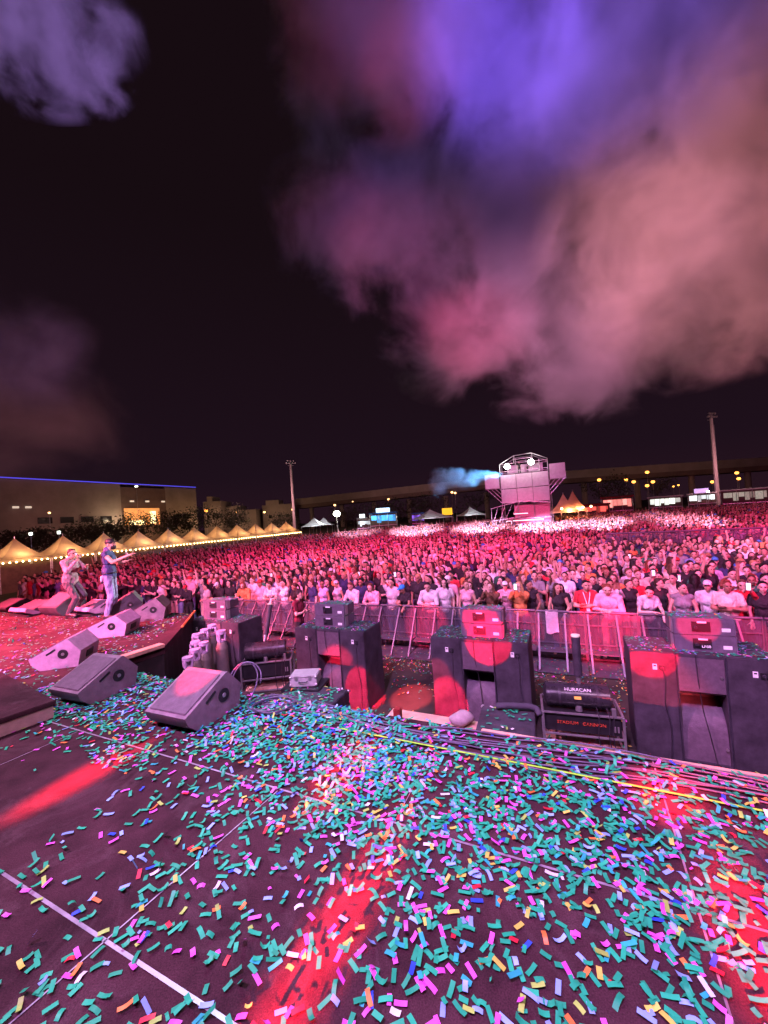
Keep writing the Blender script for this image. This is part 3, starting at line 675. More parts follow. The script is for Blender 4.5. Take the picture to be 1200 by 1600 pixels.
POSES = {
 'arms down':            dict(a=[((-.23, -.02, 1.13), (-.22, .06, .90), (0, .2, -1)), ((.23, -.02, 1.13), (.22, .06, .90), (0, .2, -1))]),
 'one arm raised high':  dict(a=[((-.23, .0, 1.13), (-.17, .17, 1.0), (.3, .6, -.2)), ((.25, .06, 1.62), (.23, .12, 1.87), (0, .15, 1))], tilt=6),
 'both arms raised':     dict(a=[((-.29, .05, 1.60), (-.25, .12, 1.84), (.1, .2, 1)), ((.29, .05, 1.60), (.25, .12, 1.84), (-.1, .2, 1))], tilt=5, fem=True),
 'hands held at the face': dict(a=[((-.20, .17, 1.23), (-.09, .25, 1.45), (.3, .05, 1)), ((.20, .17, 1.23), (.09, .25, 1.45), (-.3, .05, 1))], fem=True),
 'clapping':             dict(a=[((-.24, .08, 1.17), (-.07, .28, 1.28), (.4, .5, .7)), ((.24, .08, 1.17), (.07, .28, 1.28), (-.4, .5, .7))]),
 'arms crossed':         dict(a=[((-.25, .06, 1.15), (.03, .19, 1.19), (1, .1, .1)), ((.25, .06, 1.15), (-.03, .21, 1.16), (-1, .1, .1))], yaw=18),
 'holding up a phone':   dict(a=[((-.18, .20, 1.33), (-.05, .33, 1.55), (.25, .2, 1)), ((.18, .20, 1.33), (.05, .33, 1.55), (-.25, .2, 1))]),
 'fist in the air':      dict(a=[((-.29, .06, 1.55), (-.20, .12, 1.78), (.2, .1, 1)), ((.23, -.02, 1.13), (.2, .10, .93), (0, .3, -1))], yaw=-14),
 'head turned aside':    dict(a=[((-.23, -.02, 1.13), (-.15, .14, .98), (.3, .5, -.6)), ((.23, -.02, 1.13), (.22, .05, .90), (0, .2, -1))], yaw=42, fem=True),
 'arm stretched forward': dict(a=[((-.23, -.02, 1.13), (-.2, .08, .9), (0, .3, -1)), ((.24, .20, 1.45), (.22, .44, 1.58), (0, .8, .5))], yaw=-20, fem=True),
 'leaning on the rail':  dict(a=[((-.24, .22, 1.13), (-.08, .36, 1.15), (.9, .3, -.1)), ((.24, .22, 1.13), (.10, .38, 1.16), (-.8, .4, -.1))], lean=14, yaw=10),
 'leaning over the rail': dict(a=[((-.22, .25, 1.14), (-.16, .44, 1.10), (.1, .6, -.7)), ((.24, .24, 1.13), (.03, .40, 1.16), (-.9, .3, 0))], lean=18, yaw=-28, fem=True),
}
TPL = {}
for i, (k, d) in enumerate(POSES.items()):
    TPL[k] = body_meshes(d['a'], d.get('yaw', (i*37 % 31)-15), d.get('tilt', 0), d.get('lean', 0), d.get('fem', False), sleeve=[.55, .5, .3, 1.7, .55, .6, 1.8, .5, 0, .35, 1.8, .45][i])
HAIRS = ['short', 'long', 'bun', 'tail', 'curly', 'cap']
HTPL = {k: {h: hair_mesh(h, *TPL[k][3]) for h in HAIRS} for k in POSES}
TOPS = {'white': (.66, .64, .65), 'black': (.022, .02, .024), 'grey': (.22, .22, .24), 'red': (.55, .03, .05), 'pink': (.75, .38, .45), 'navy': (.03, .04, .12), 'cream': (.68, .58, .46),
        'denim blue': (.16, .24, .42), 'dark green': (.03, .16, .09), 'orange': (.65, .24, .08), 'brown': (.17, .09, .05), 'lilac': (.5, .42, .62)}
TOPW = ['white']*6+['black']*20+['grey']*3+['red']*3+['pink']*3+['navy']*3+['cream']*3+['denim blue']*2+['dark green', 'orange', 'orange', 'brown', 'brown', 'lilac']
HCOL = {'black': (.012, .010, .009), 'dark brown': (.045, .024, .014), 'brown': (.11, .055, .03), 'auburn': (.17, .05, .025), 'blond': (.42, .27, .12)}
HCW = ['black']*5+['dark brown']*5+['brown']*3+['auburn', 'blond']
CAPC = {'white': (.75, .74, .74), 'black': (.02, .02, .022), 'red': (.5, .03, .04), 'blue': (.05, .22, .55)}
SKINS = [(.62, .40, .31), (.58, .36, .28), (.68, .46, .38), (.50, .30, .22), (.36, .19, .13), (.64, .42, .34)]
LEGC = [(.03, .04, .09), (.02, .02, .022), (.12, .17, .30), (.35, .3, .25), (.02, .02, .02)]
labels_used = set()
def person(pose, hair, hcol, top, loc, rotz, sc, label, group='fans in the crowd', hairrgb=None, toprgb=None):
    body, tp, tr, _ = TPL[pose]
    o = bpy.data.objects.new('person', body); COL.objects.link(o)
    o.location = loc; o.rotation_euler = (0, 0, rotz); o.scale = (sc*rnd.uniform(.92, 1.03), sc, sc)
    v = rnd.uniform(.85, 1.1); o.color = (*[c*v for c in rnd.choice(SKINS)], 1)
    tag(o, label, 'person', group); labels_used.add(label)
    a = bpy.data.objects.new('hat' if hair in ('cap', 'bucket') else 'hair', HTPL[pose][hair]); COL.objects.link(a); a.parent = o; a.color = (*(hairrgb or (CAPC[hcol] if hair in ('cap', 'bucket') else HCOL[hcol])), 1)
    b = bpy.data.objects.new('top', tp); COL.objects.link(b); b.parent = o; v = rnd.uniform(.85, 1.12); b.color = (*[min(.9, c*v) for c in (toprgb or TOPS[top])], 1)
    if tr:
        c = bpy.data.objects.new('trousers', tr); COL.objects.link(c); c.parent = o; c.color = (*rnd.choice(LEGC), 1)
    return o
def phone(p, rz, lab, es=3.0, col=(.75, .85, 1)):
    t = thing('phone', lab, 'phone', p, rz)
    bm = B(); box(bm, (0, 0, 0), (.078, .010, .155)); obj('shell', bm, DRK, t, bevel=.004)
    bm = B(); box(bm, (0, -.0062, 0), (.068, .002, .140)); obj('screen', bm, emis('lit_screen_%d' % int(es*10), col, es), t)
    return t

HW = {'short': 'short %s hair', 'long': 'long %s hair', 'bun': '%s hair in a bun', 'tail': '%s ponytail', 'curly': 'curly %s hair', 'cap': '%s cap'}
ROWW = ['first', 'second', 'third', 'fourth', 'fifth', 'sixth', 'seventh', 'eighth', 'ninth', 'tenth', 'eleventh', 'twelfth', 'thirteenth', 'fourteenth', 'fifteenth']
def landmark(r):
    for lim, nm in [(-13, 'beyond the performers'), (-8.3, 'behind the stage monitors'), (-6, 'behind the gas bottle stack'), (-5.1, 'behind the guard'), (-3.4, 'behind the silver case stack'), (-2.3, 'near the blue hatted fan'),
                    (-.6, 'behind the cannons stack'), (1.0, 'behind the upright cannon'), (2.6, 'behind the frame edge stack')]:
        if r < lim: return nm
    return 'by the frame edge'
FACE = AX + math.pi      # towards the stage
def spotgrid():
    out = []; n = 10.02; k = 0
    while n < 74:
        step = .47 if n < 16 else .52 if n < 30 else .6
        r = max(-35.0, -25-(n-9.3)*.8) + rnd.random()*.4
        while r < 46:
            p = W(r+rnd.uniform(-.13, .13), n+rnd.uniform(-.14, .14)); r += step*rnd.uniform(.85, 1.2)
            if n > 46+max(0, (r+36))*1.25: continue
            if -10.5 < r < 0.5 and 50.3 < n < 62: continue          # the control tower
            if abs(n-22.2) < .5 and 1.6 < r < 9.8: continue         # inner barrier
            x, y, d = proj(p+Vector((0, 0, 1.6)))
            if d < 0 or x < -150 or x > 1480: continue
            out.append((p.length, p, k, x, y))
        n += (.58 if n < 20 else .66 if n < 34 else .8); k += 1
    return out
SP = spotgrid()
# people the photograph singles out: (px, depth row n, pose, hair, hair colour, top, label, own colours)
SPECIAL = [
 (428, 10.02, 'leaning over the rail', 'short', 'dark brown', 'white', 'person in a long white top leaning over the rail beside the guard', {}),
 (385, 10.02, 'leaning on the rail', 'long', 'auburn', 'orange', 'red haired person in orange leaning on the rail by the gas bottles', {}),
 (506, 10.02, 'head turned aside', 'short', 'black', 'lilac', 'person in lilac standing at the rail behind the silver case stack', {}),
 (555, 10.02, 'leaning on the rail', 'short', 'brown', 'white', 'person in white shirt resting both forearms on the rail', {}),
 (585, 10.02, 'leaning on the rail', 'long', 'brown', 'pink', 'person in pink top at the rail next to the blue hatted fan', {}),
 (637, 10.02, 'leaning over the rail', 'bucket', 'blue', 'black', 'fan in a bright blue hat and black vest at the rail', {'hairrgb': (.03, .30, .75)}),
 (612, 10.5, 'one arm raised high', 'short', 'black', 'denim blue', 'person in blue shirt standing behind the blue hatted fan', {}),
 (672, 10.02, 'leaning on the rail', 'short', 'black', 'white', 'person in white shirt leaning at the rail before the reddest panel', {}),
 (730, 10.02, 'head turned aside', 'short', 'auburn', 'pink', 'person in pale pink turning aside above the cannons stack', {}),
 (768, 10.1, 'holding up a phone', 'long', 'brown', 'brown', 'long haired person in brown photographing behind the cannons stack', {}),
 (812, 10.1, 'holding up a phone', 'long', 'blond', 'orange', 'blond person in orange holding a phone out over the rail', {}),
 (828, 10.4, 'head turned aside', 'short', 'black', 'black', 'person in black standing behind the blond fan in orange', {}),
 (872, 10.02, 'head turned aside', 'long', 'dark brown', 'black', 'long haired dark figure behind the pale towel', {}),
 (916, 10.02, 'arms crossed', 'short', 'black', 'red', 'person in a red cardigan with pale neck strap at the rail', {}),
 (952, 10.02, 'leaning on the rail', 'tail', 'auburn', 'pink', 'broad person in strapless pink top resting arms on the rail', {'w': 1.14}),
 (1008, 10.02, 'leaning over the rail', 'short', 'black', 'white', 'person in white shirt leaning sideways over the rail near the frame edge stack', {}),
 (1030, 10.5, 'head turned aside', 'short', 'dark brown', 'black', 'dark haired person in black tee behind the sideways leaner in white', {}),
 (1066, 10.02, 'head turned aside', 'bun', 'black', 'grey', 'person peering over the fill speakers on the frame edge stack', {}),
 (1088, 11.3, 'arms down', 'long', 'black', 'black', 'tall figure with long black hair and black cloak seen from behind', {'turn': 1}),
 (1108, 13.6, 'arms down', 'short', 'brown', 'dark green', 'person in dark green tee standing above the crowd by the inner barrier', {'s': 1.06}),
 (1137, 10.1, 'arms crossed', 'curly', 'auburn', 'cream', 'person with curly red hair and cream top behind the fill speakers', {}),
 (1160, 10.4, 'holding up a phone', 'short', 'brown', 'red', 'person in red beside the curly red haired fan, phone raised', {}),
 (1192, 10.2, 'arms down', 'short', 'black', 'black', 'person in printed black tee cut off by the frame edge', {}),
 (985, 12.2, 'head turned aside', 'short', 'brown', 'white', 'man in white tee standing out two rows behind the red cardigan', {}),
 (885, 11.3, 'one arm raised high', 'short', 'black', 'white', 'person in white with a raised arm behind the upright cannon tube', {}),
 (1160, 13.0, 'head turned aside', 'short', 'brown', 'white', 'person in white tee standing right beside the inner barrier', {}),
]
taken = []
for px, n, pose, hair, hc, top, lab, ex in SPECIAL:
    d = ray(px, 930); s = n/d.dot(NV); q = d*s; p = Vector((q.x, q.y, 0)); taken.append((p, px))
    o = person(pose, hair if hair != 'bucket' else 'cap', hc, top, p, FACE+(math.pi if ex.get('turn') else rnd.uniform(-.25, .25)), ex.get('s', rnd.uniform(.97, 1.02)), lab, 'fans in the crowd', ex.get('hairrgb'))
    if 'w' in ex: o.scale.x *= ex['w']
    if pose == 'holding up a phone' and px in (812, 1160):
        m = o.matrix_basis; phone(p + (Matrix.Rotation(o.rotation_euler.z, 3, 'Z') @ Vector((0, .40, 1.63)))*1.0, o.rotation_euler.z+math.pi, 'lit phone held by the blond fan in orange' if px == 812 else 'lit phone held by the fan in red by the frame edge', 1.2)
    if 'red cardigan' in lab:
        bm = B()
        for s_ in (-1, 1): tube(bm, spline([(s_*.07, -.02, 1.49), (s_*.06, .10, 1.40), (s_*.02, .15, 1.22), (0, .155, 1.12)]), .009, 6)
        box(bm, (0, .165, 1.07), (.07, .008, .1)); obj('neck_strap', bm, WHT, o)
SP = [t for t in SP if all((t[1]-q).length > (.40 if t[0] < 17 else .3) for q, _ in taken)]
# nobody taller than the frame right in front of a special face
SP.sort(key=lambda t: t[0]+(0 if -12 < t[3] < 1212 else 500))
def hidden(p):      # behind a subwoofer stack's fill speakers etc. still counts as seen
    return False
NIND = 300-len(taken)
pk = list(POSES); PW = ['arms down']*8+['one arm raised high']*2+['both arms raised']*1+['hands held at the face']*3+['clapping']*3+['arms crossed']*2+['holding up a phone']*3+['fist in the air']*1+['head turned aside']*7+['arm stretched forward']*2
for d, p, k, x, y in SP[:NIND]:
    r, n = rn(p)
    for tries in range(60):
        pose = rnd.choice(PW if k > 0 else ['leaning on the rail']*4+['leaning over the rail']*2+PW[:12]); hair = rnd.choice(['short']*6+['long']*5+['bun', 'tail', 'tail', 'curly', 'cap'])
        fem = POSES[pose].get('fem', False)
        if hair == 'short' and fem and rnd.random() < .6: hair = 'long'
        hc = rnd.choice(list(CAPC)) if hair == 'cap' else rnd.choice(HCW); top = rnd.choice(TOPW)
        lab = f'{HW[hair] % hc}, {top} top, {pose}, {ROWW[k]} row {landmark(r)}'
        if lab in labels_used or len(lab.split()) > 16: continue
        break
    o = person(pose, hair, hc, top, p, FACE+rnd.gauss(0, .22), rnd.uniform(.91, 1.05), lab)
    if pose == 'holding up a phone' and rnd.random() < .25:
        phone(p+(Matrix.Rotation(o.rotation_euler.z, 3, 'Z') @ Vector((0, .41, 1.66)))*o.scale.z, o.rotation_euler.z+math.pi, 'phone raised by the fan in %s, %s row %s' % (top, ROWW[k], landmark(r)), .8)

# the far crowd reads as one mass
def mesh_np(me):
    v = np.empty(len(me.vertices)*3); me.vertices.foreach_get('co', v); me.calc_loop_triangles()
    f = np.empty(len(me.loop_triangles)*3, dtype=np.int64); me.loop_triangles.foreach_get('vertices', f)
    return v.reshape(-1, 3), f.reshape(-1, 3)
LOW = {}
def low(key, me, nf):
    if key not in LOW: LOW[key] = mesh_np(decimated(me, min(1, nf/max(1, len(me.polygons)))))
    return LOW[key]
VV, FF, CC = [], [], []; base = 0
for d, p, k, x, y in SP[NIND:]:
    lv = 0 if d < 24 else 1 if d < 40 else 2
    nb, ntp, nh = [(420, 160, 120), (200, 80, 60), (90, 40, 26)][lv]
    pose = rnd.choice(PW); hair = rnd.choice(['short']*5+['long']*4+['tail', 'curly', 'cap']); top = rnd.choice(TOPW)
    sc = rnd.uniform(.91, 1.06); a = FACE+rnd.gauss(0, .25); ca, sa = math.cos(a)*sc, math.sin(a)*sc
    sk = np.array(rnd.choice(SKINS)); hcv = CAPC[rnd.choice(list(CAPC))] if hair == 'cap' else HCOL[rnd.choice(HCW)]
    for key, me, nf, c in [((pose, 'b', lv), TPL[pose][0], nb, sk), ((pose, 't', lv), TPL[pose][1], ntp, TOPS[top]), ((pose, hair, lv), HTPL[pose][hair], nh, hcv)]+([((pose, 'l', lv), TPL[pose][2], 60, rnd.choice(LEGC))] if lv == 0 else []):
        v, f = low(key, me, nf)
        q = np.empty_like(v); q[:, 0] = v[:, 0]*ca-v[:, 1]*sa+p.x; q[:, 1] = v[:, 0]*sa+v[:, 1]*ca+p.y; q[:, 2] = v[:, 2]*sc+max(0, (d-45)*.004)
        VV.append(q); FF.append(f+base); base += len(v); CC.append(np.tile(np.array([*np.array(c)*rnd.uniform(.85, 1.1), 1.0]), (len(v), 1)))
def big_mesh(name, V, F, C, m):
    V = np.concatenate(V); F = np.concatenate(F); C = np.concatenate(C).astype(np.float32)
    me = bpy.data.meshes.new(name); me.vertices.add(len(V)); me.vertices.foreach_set('co', V.astype(np.float32).ravel())
    n = F.shape[1]; me.loops.add(F.size); me.loops.foreach_set('vertex_index', F.ravel().astype(np.int32))
    me.polygons.add(len(F)); me.polygons.foreach_set('loop_start', np.arange(0, F.size, n, dtype=np.int32)); me.polygons.foreach_set('loop_total', np.full(len(F), n, dtype=np.int32))
    at_ = me.attributes.new('tint', 'FLOAT_COLOR', 'POINT'); at_.data.foreach_set('color', C.ravel())
    me.update(calc_edges=True); return link(name, me, m)
o = big_mesh('crowd', VV, FF, CC, TINT); o.data.shade_smooth()
tag(o, 'dense crowd of fans filling the field up to the control tower', 'crowd', kind='stuff')
print('crowd people', len(SP), 'tris', sum(len(f) for f in FF))

p = dep(997, 834, 27); t = thing('phone', 'phone with its white flash glowing among the crowd below the orange tents', 'phone', p, AX)
bm = B(); box(bm, (0, 0, 0), (.08, .012, .16)); obj('shell', bm, DRK, t, bevel=.004)
bm = B(); ball(bm, (0, -.03, .03), (.13, .03, .13), 12); obj('flash', bm, emis('phone_flash', (.9, 1, .75), 20), t, smooth='all')
# guard in the pit
p = at(460, 1010, .95)
d = ray(467, 965); s = 8.35/d.dot(NV); q = d*s
o = person('arms crossed', 'short', 'black', 'red', (q.x, q.y, 0), FACE+R_(100), 1.0, 'guard in a dark red sweatshirt standing in the pit with crossed arms', 'pit crew', None, (.13, .01, .03))
#PERFORMERS
def performer(label, loc, rotz, arms, legs, hd, yaw, tilt, jacket, skin, topm, legm, hair, hairm, sleeve, sc=1.0, lean=0):
    body, tp, tr, (hc, q) = body_meshes(arms, yaw, tilt, lean, False, legs, .008, sleeve, True, hd, jacket)
    o = link('person', body, None); o.location = loc; o.rotation_euler = (0, 0, rotz); o.scale = (sc,)*3; o.color = (*skin, 1)
    tag(o, label, 'person', 'performers on the stage')
    for nm, me, m in (('jacket', tp, topm), ('trousers', tr, legm)):
        me.materials.clear(); link(nm, me, m, o)
    if hair:
        h = hair_mesh(hair, hc, q, .008); h.materials.clear(); link('hat' if hair == 'cap' else 'hair', h, hairm, o)
    for h, k, a, t in legs:
        bm = B(); limb(bm, Vector(a)+Vector((0, -.03, -.02)), Vector(t)+Vector((0, .03, 0)), .055, .05, 12); box(bm, (Vector(a)+Vector(t))/2+Vector((0, 0, -.045)), (.10, .27, .03), Matrix.Rotation(math.atan2(t[1]-a[1], t[0]-a[0])-math.pi/2, 3, 'Z'))
        me = remeshed(bm, .009, 2); me.name = 'shoe'; link('shoe', me, DRK, o)
    return o, hc, q
def microphone(label, p, d):
    t = thing('microphone', label, 'microphone', p, 0); d = Vector(d).normalized()
    bm = B(); cyl(bm, (0, 0, 0), d*.17, .014, .020, 14); obj('handle', bm, DRK, t, smooth=True)
    bm = B(); ball(bm, d*.195, .027, 14); obj('grille_head', bm, ALU, t, smooth='all')
# first performer: bent knees, microphone in the raised right hand
pA = W(-11.17, 5.42, DECK-.118); fA = AX-R_(72)
legsA = [((-.09, 0, .90), (-.13, .21, .59), (-.15, -.12, .215), (-.17, .05, .16)), ((.09, 0, .90), (.13, .27, .56), (.16, .08, .205), (.18, .25, .16))]
E_, H_ = Vector((.27, .22, 1.20)), Vector((.10, .33, 1.44))
armsA = [((-.30, .12, 1.20), (-.12, .34, 1.26), (.6, .6, .4)), (E_, H_, (-.5, .2, .8))]
JA = mat('tan_jacket', (.33, .19, .22), .8, 0, .45, 7, 0, fold=.10); JB = mat('denim_vest', (.045, .055, .15), .85, 0, .55, 6, 0, fold=.10); JN = mat('dark_jeans', (.07, .055, .07), .85, 0, .4, 10, 0, fold=.08); LJ = mat('light_jeans', (.26, .25, .42), .85, 0, .6, 5, 0, fold=.10)
o, hc, q = performer('performer in a tan jacket and sunglasses singing into a microphone with bent knees', pA, fA, armsA, legsA, None, -8, 6, True, (.52, .3, .22), JA, JN, 'short', mat('dark_crop_hair', (.03, .018, .014), .6, 0, .3, 20, .4), 1.85, 1.04, 5)
bm = B()
for s_ in (-1, 1): ball(bm, hc+q @ Vector((s_*.031, .088, .006)), (.029, .010, .020), 12, q); cyl(bm, hc+q @ Vector((s_*.058, .075, .008)), hc+q @ Vector((s_*.082, -.01, .006)), .004, .004, 6)
cyl(bm, hc+q @ Vector((-.02, .092, .01)), hc+q @ Vector((.02, .092, .01)), .004, .004, 6); obj('sunglasses', bm, DRK, o, smooth=True)
Mz = Matrix.Rotation(fA, 3, 'Z')
microphone('dark microphone held to the mouth by the performer in the tan jacket', pA+Mz @ (Vector((.07, .38, 1.46))*1.04), Mz @ Vector((-.25, -.75, .55)))
# second performer: back partly to us, right arm stretched to the crowd
pB = W(-9.7, 5.5, DECK); fB = AX-R_(48)
legsB = [((-.09, 0, .90), (-.11, .03, .49), (-.14, .0, .09), (-.18, .16, .045)), ((.09, 0, .90), (.14, .06, .49), (.17, -.03, .09), (.22, .13, .045))]
armsB = [((-.25, .10, 1.15), (-.10, .30, 1.20), (.7, .6, .2)), ((.30, .17, 1.22), (.26, .46, 1.34), (-.05, .9, .3))]
o, hc, q = performer('performer in a sleeveless denim vest and black cap reaching an arm to the crowd', pB, fB, armsB, legsB, (0, .05, 1.60), -12, 2, True, (.55, .32, .23), JB, LJ, 'cap', DRK, .18, 1.07)
bm = B(); ball(bm, hc+q @ Vector((0, .055, -.065)), (.062, .055, .055), 14, q)
for v in bm.verts: v.co += Vector((0, 0, .004*math.sin(v.co.x*200)))
obj('beard', bm, mat('dark_crop_hair', (.03, .018, .014), .6), o, smooth='all')
bm = B(); ball(bm, (0, -.002, .985), (.192, .146, .030), 24); obj('belt', bm, DRK, o, smooth='all')
for s_, sd in ((-1, -.09), (1, .09)):
    bm = B(); ball(bm, (sd, -.112, .875), (.055, .030, .075), 12); obj('pocket', bm, mat('pale_pocket', (.50, .45, .56), .85), o, smooth='all')
Mz = Matrix.Rotation(fB, 3, 'Z')
microphone('dark microphone in the left hand of the performer in the denim vest', pB+Mz @ (Vector((-.04, .36, 1.20))*1.07), Mz @ Vector((-.1, -.2, 1)))
# ------------------------------------------------------------------ tents, tower, buildings, lamps
TENT = mat('tent_canvas', (.66, .52, .38), .8, 0, .2, 2, .2)
m = TENT; b = m.node_tree.nodes['Principled BSDF']; tl = m.node_tree.nodes.new('ShaderNodeBsdfTranslucent'); tl.inputs[0].default_value = (.72, .52, .34, 1)
ms = m.node_tree.nodes.new('ShaderNodeMixShader'); ms.inputs[0].default_value = .5
m.node_tree.links.new(b.outputs[0], ms.inputs[1]); m.node_tree.links.new(tl.outputs[0], ms.inputs[2]); m.node_tree.links.new(ms.outputs[0], m.node_tree.nodes['Material Output'].inputs['Surface'])
WALLT = mat('shaded_wall_cloth', (.17, .11, .075), .9, 0, .3, 2, .2)  # dark brown puts the shade inside the tents into the colour
BULB = emis('warm_bulb', (1, .66, .25), 22)
def tent_parts(t, s=3.0, ev=2.35, pk_=4.15, wall=True, canvas=TENT):
    bm = B(); N = 10; rings = []
    for k in range(N+1):
        u = k/N; h = s/2*(1-u); z = ev+.0+(pk_-ev)*(u**1.75*.75+.25*u)
        rings.append([bm.verts.new((sx_*h, sy*h, z)) for sx_, sy in ((-1, -1), (1, -1), (1, 1), (-1, 1))] if k < N else [bm.verts.new((0, 0, z))])
    for a, b in zip(rings, rings[1:]):
        for i in range(4):
            j = (i+1) % 4
            if len(b) == 4: bm.faces.new((a[i], a[j], b[j], b[i]))
            else: bm.faces.new((a[i], a[j], b[0]))
    obj('canopy', bm, canvas, t)
    bm = B()
    for i in range(4):
        a, b = [(-1, -1), (1, -1), (1, 1), (-1, 1)][i], [(1, -1), (1, 1), (-1, 1), (-1, -1)][i]
        va = Vector((*a, 0))*s/2; vb = Vector((*b, 0))*s/2
        vs = [bm.verts.new(va.lerp(vb, k/8)+Vector((0, 0, z))) for k in range(9) for z in (ev-.01, ev-.20-.03*(k % 2))]
        for k in range(8): bm.faces.new((vs[2*k], vs[2*k+2], vs[2*k+3], vs[2*k+1]))
    obj('valance', bm, canvas, t)
    for x in (-1, 1):
        for y in (-1, 1):
            bm = B(); cyl(bm, (x*(s/2-.04), y*(s/2-.04), 0), (x*(s/2-.04), y*(s/2-.04), ev-.02), .035, .035, 8); obj('pole', bm, ALU, t, smooth=True)
    bm = B(); cyl(bm, (0, 0, pk_-.05), (0, 0, pk_+.14), .03, .02, 8); obj('finial', bm, ALU, t)
    if wall:
        bm = B(); box(bm, (s/2-.06, 0, .95), (.03, s-.12, 1.9)); obj('shade_panel', bm, WALLT, t)  # added dark sheet standing in for the shaded interior below the eave
        bm = B(); box(bm, (-s/2+.05, 0, 1.15), (.02, s-.1, 2.3)); obj('back_wall', bm, WALLT, t)
t0 = None
ORD = ['nearest the stage', 'second from the stage', 'third from the stage', 'fourth from the stage', 'fifth from the stage', 'sixth from the stage', 'seventh from the stage', 'sixth from the far end', 'fifth from the far end', 'fourth from the far end', 'third from the far end', 'second from the far end', 'last at the far end']
for k in range(12):
    lab = 'cream peaked tent in the row beside the crowd, '+(ORD[k] if k < 6 else ORD[k+1])
    if t0 is None:
        t0 = thing('peaked_tent', lab, 'tent', (0, 0, 0), 0, 'peaked tents beside the crowd'); tent_parts(t0, 3.06, 2.35, 3.85); t = t0
        s0 = thing('bulb_string', 'x', 'string lights', (0, 0, 0), 0, 'strings of bulbs on the tents')
        bm = B(); tube(bm, [(1.54, -1.5+i*.3, 2.2-.02*math.sin(i*math.pi/10)) for i in range(11)], .008, 5); obj('wire', bm, RUB, s0)
        for i in range(8):
            bm = B(); ball(bm, (1.55, -1.3+i*.37, 2.13), .052, 10); obj('bulb', bm, BULB, s0, smooth='all')
        st = s0
    else: t = copy_tree(t0); st = copy_tree(s0)
    n = 11.6+3.07*k
    for o in (t, st): o.location = W(-37.3+.03*k, n, 0); o.rotation_euler = (0, 0, AX+R_(rnd.uniform(-.5, .5)))
    t['label'] = lab; st['label'] = 'string of warm bulbs along the front eave of the tent '+(ORD[k] if k < 6 else ORD[k+1])
    lamp('tent_lamp', W(-36.6, n, 2.2), 105, (1, .60, .30), .25)
# two orange tents by the tower, white tents far off
for j, (px, D, s, lab) in enumerate([(881, 50, 3.3, 'orange lit peaked tent right beside the control tower'), (896, 55, 3.4, 'orange lit peaked tent behind the one beside the control tower')]):
    p = dep(px, 790, D); t = thing('peaked_tent', lab, 'tent', (p.x, p.y, 0), AX, 'orange tents by the control tower'); tent_parts(t, s, 2.7, 4.9+j*.5, False)
    lamp('tent_lamp', (p.x, p.y-1.5, 2.6), 420, (1, .34, .16), .3)
    for q in (-1, 1):
        bm = B(); ball(bm, (p.x+q*1.3, p.y-2.2, 3.0), .13, 10)
        tag(obj('hanging_lamp', bm, BULB, smooth='all'), 'warm round lamp hanging at the '+('tower' if q < 0 else 'field')+' side corner of the '+('front' if j == 0 else 'rear')+' orange tent', 'lamp', 'lamps of the orange tents')
WTENT = mat('white_canvas', (.7, .7, .72), .8, 0, .1, 3, .1)
for px, D, s, lab in [(490, 100, 5, 'small white tent at the far edge beyond the crowd, nearest the left mast'), (505, 104, 5, 'second small white tent beyond the crowd near the bright white lamp'), (672, 95, 8, 'white peaked tent beyond the crowd beside the blue stall'), (735, 100, 5.5, 'pale tent with a lit front beside the yellow sign')]:
    p = dep(px, 800, D); t = thing('white_tent', lab, 'tent', (p.x, p.y, 0), R_(rnd.uniform(-20, 20)), 'white tents beyond the crowd'); tent_parts(t, s, 2.6, 4.6, False, WTENT)
    lamp('tent_lamp', (p.x, p.y-s*.8, 3.6), 260, (.9, .95, 1), .3)

# control tower (front of house)
TW = thing('control_tower', 'scaffold control tower with white panels standing in the crowd', 'tower', dep(822, 792, 50)*1.0, AX+R_(2)); TW.location.z = 0
PAN = mat('tower_panel_cloth', (.66, .60, .66), .7, 0, .12, 2.5, .15)
SCF = mat('scaffold_tube', (.42, .38, .42), .4, .7, .15, 4)
PX = [-1.93, 0, 1.93]
for i, x in enumerate(PX):
    for j, z in enumerate((5.1, 6.98)):
        bm = B(); box(bm, (x, 0, z), (1.86, .06, 1.80))
        for v in bm.verts: v.co.y += .02*math.sin(v.co.x*3+v.co.z)
        obj('panel', bm, PAN, TW)
for s, z in ((-1, 7.15), (1, 7.75)):
    bm = B(); box(bm, (s*3.95, -.3, z), (1.8, .08, 1.85)); obj('wing_panel', bm, PAN, TW)
    bm = B()
    for k in range(4):
        x = s*(3.15+k*.52); a, b = Vector((x, .1, z-.95)), Vector((s*(2.95), .1, z-.95-(abs(x)-2.9)*1.05))
        cyl(bm, a, b, .035, .035, 6)
    cyl(bm, (s*3.0, .1, z-.95), (s*4.9, .1, z-.95), .035, .035, 6); obj('wing_brace', bm, SCF, TW)
bm = B(); box(bm, (.1, 2.6, 8.55), (4.4, .05, 1.5)); obj('booth_back', bm, PAN, TW)
bm = B(); box(bm, (1.9, 1.4, 8.7), (.05, 2.4, 1.6)); obj('booth_side', bm, PAN, TW)
for z in (7.9, 4.1):
    bm = B(); box(bm, (0, 1.3, z), (5.7, 2.7, .08)); obj('platform', bm, DRK, TW)
bm = B()
for x in (-2.9, 2.9):
    for y in (.06, 2.7): cyl(bm, (x, y, 0), (x, y, 9.3), .045, .045, 8)
for x in (-.97, .97):
    for y in (.06, 2.7): cyl(bm, (x, y, 0), (x, y, 8.0), .04, .04, 8)
for z in (2.1, 8.3, 9.3):
    for y in (.06, 2.7): cyl(bm, (-2.9, y, z), (2.9, y, z), .035, .035, 6)
    for x in (-2.9, 2.9): cyl(bm, (x, .06, z), (x, 2.7, z), .035, .035, 6)
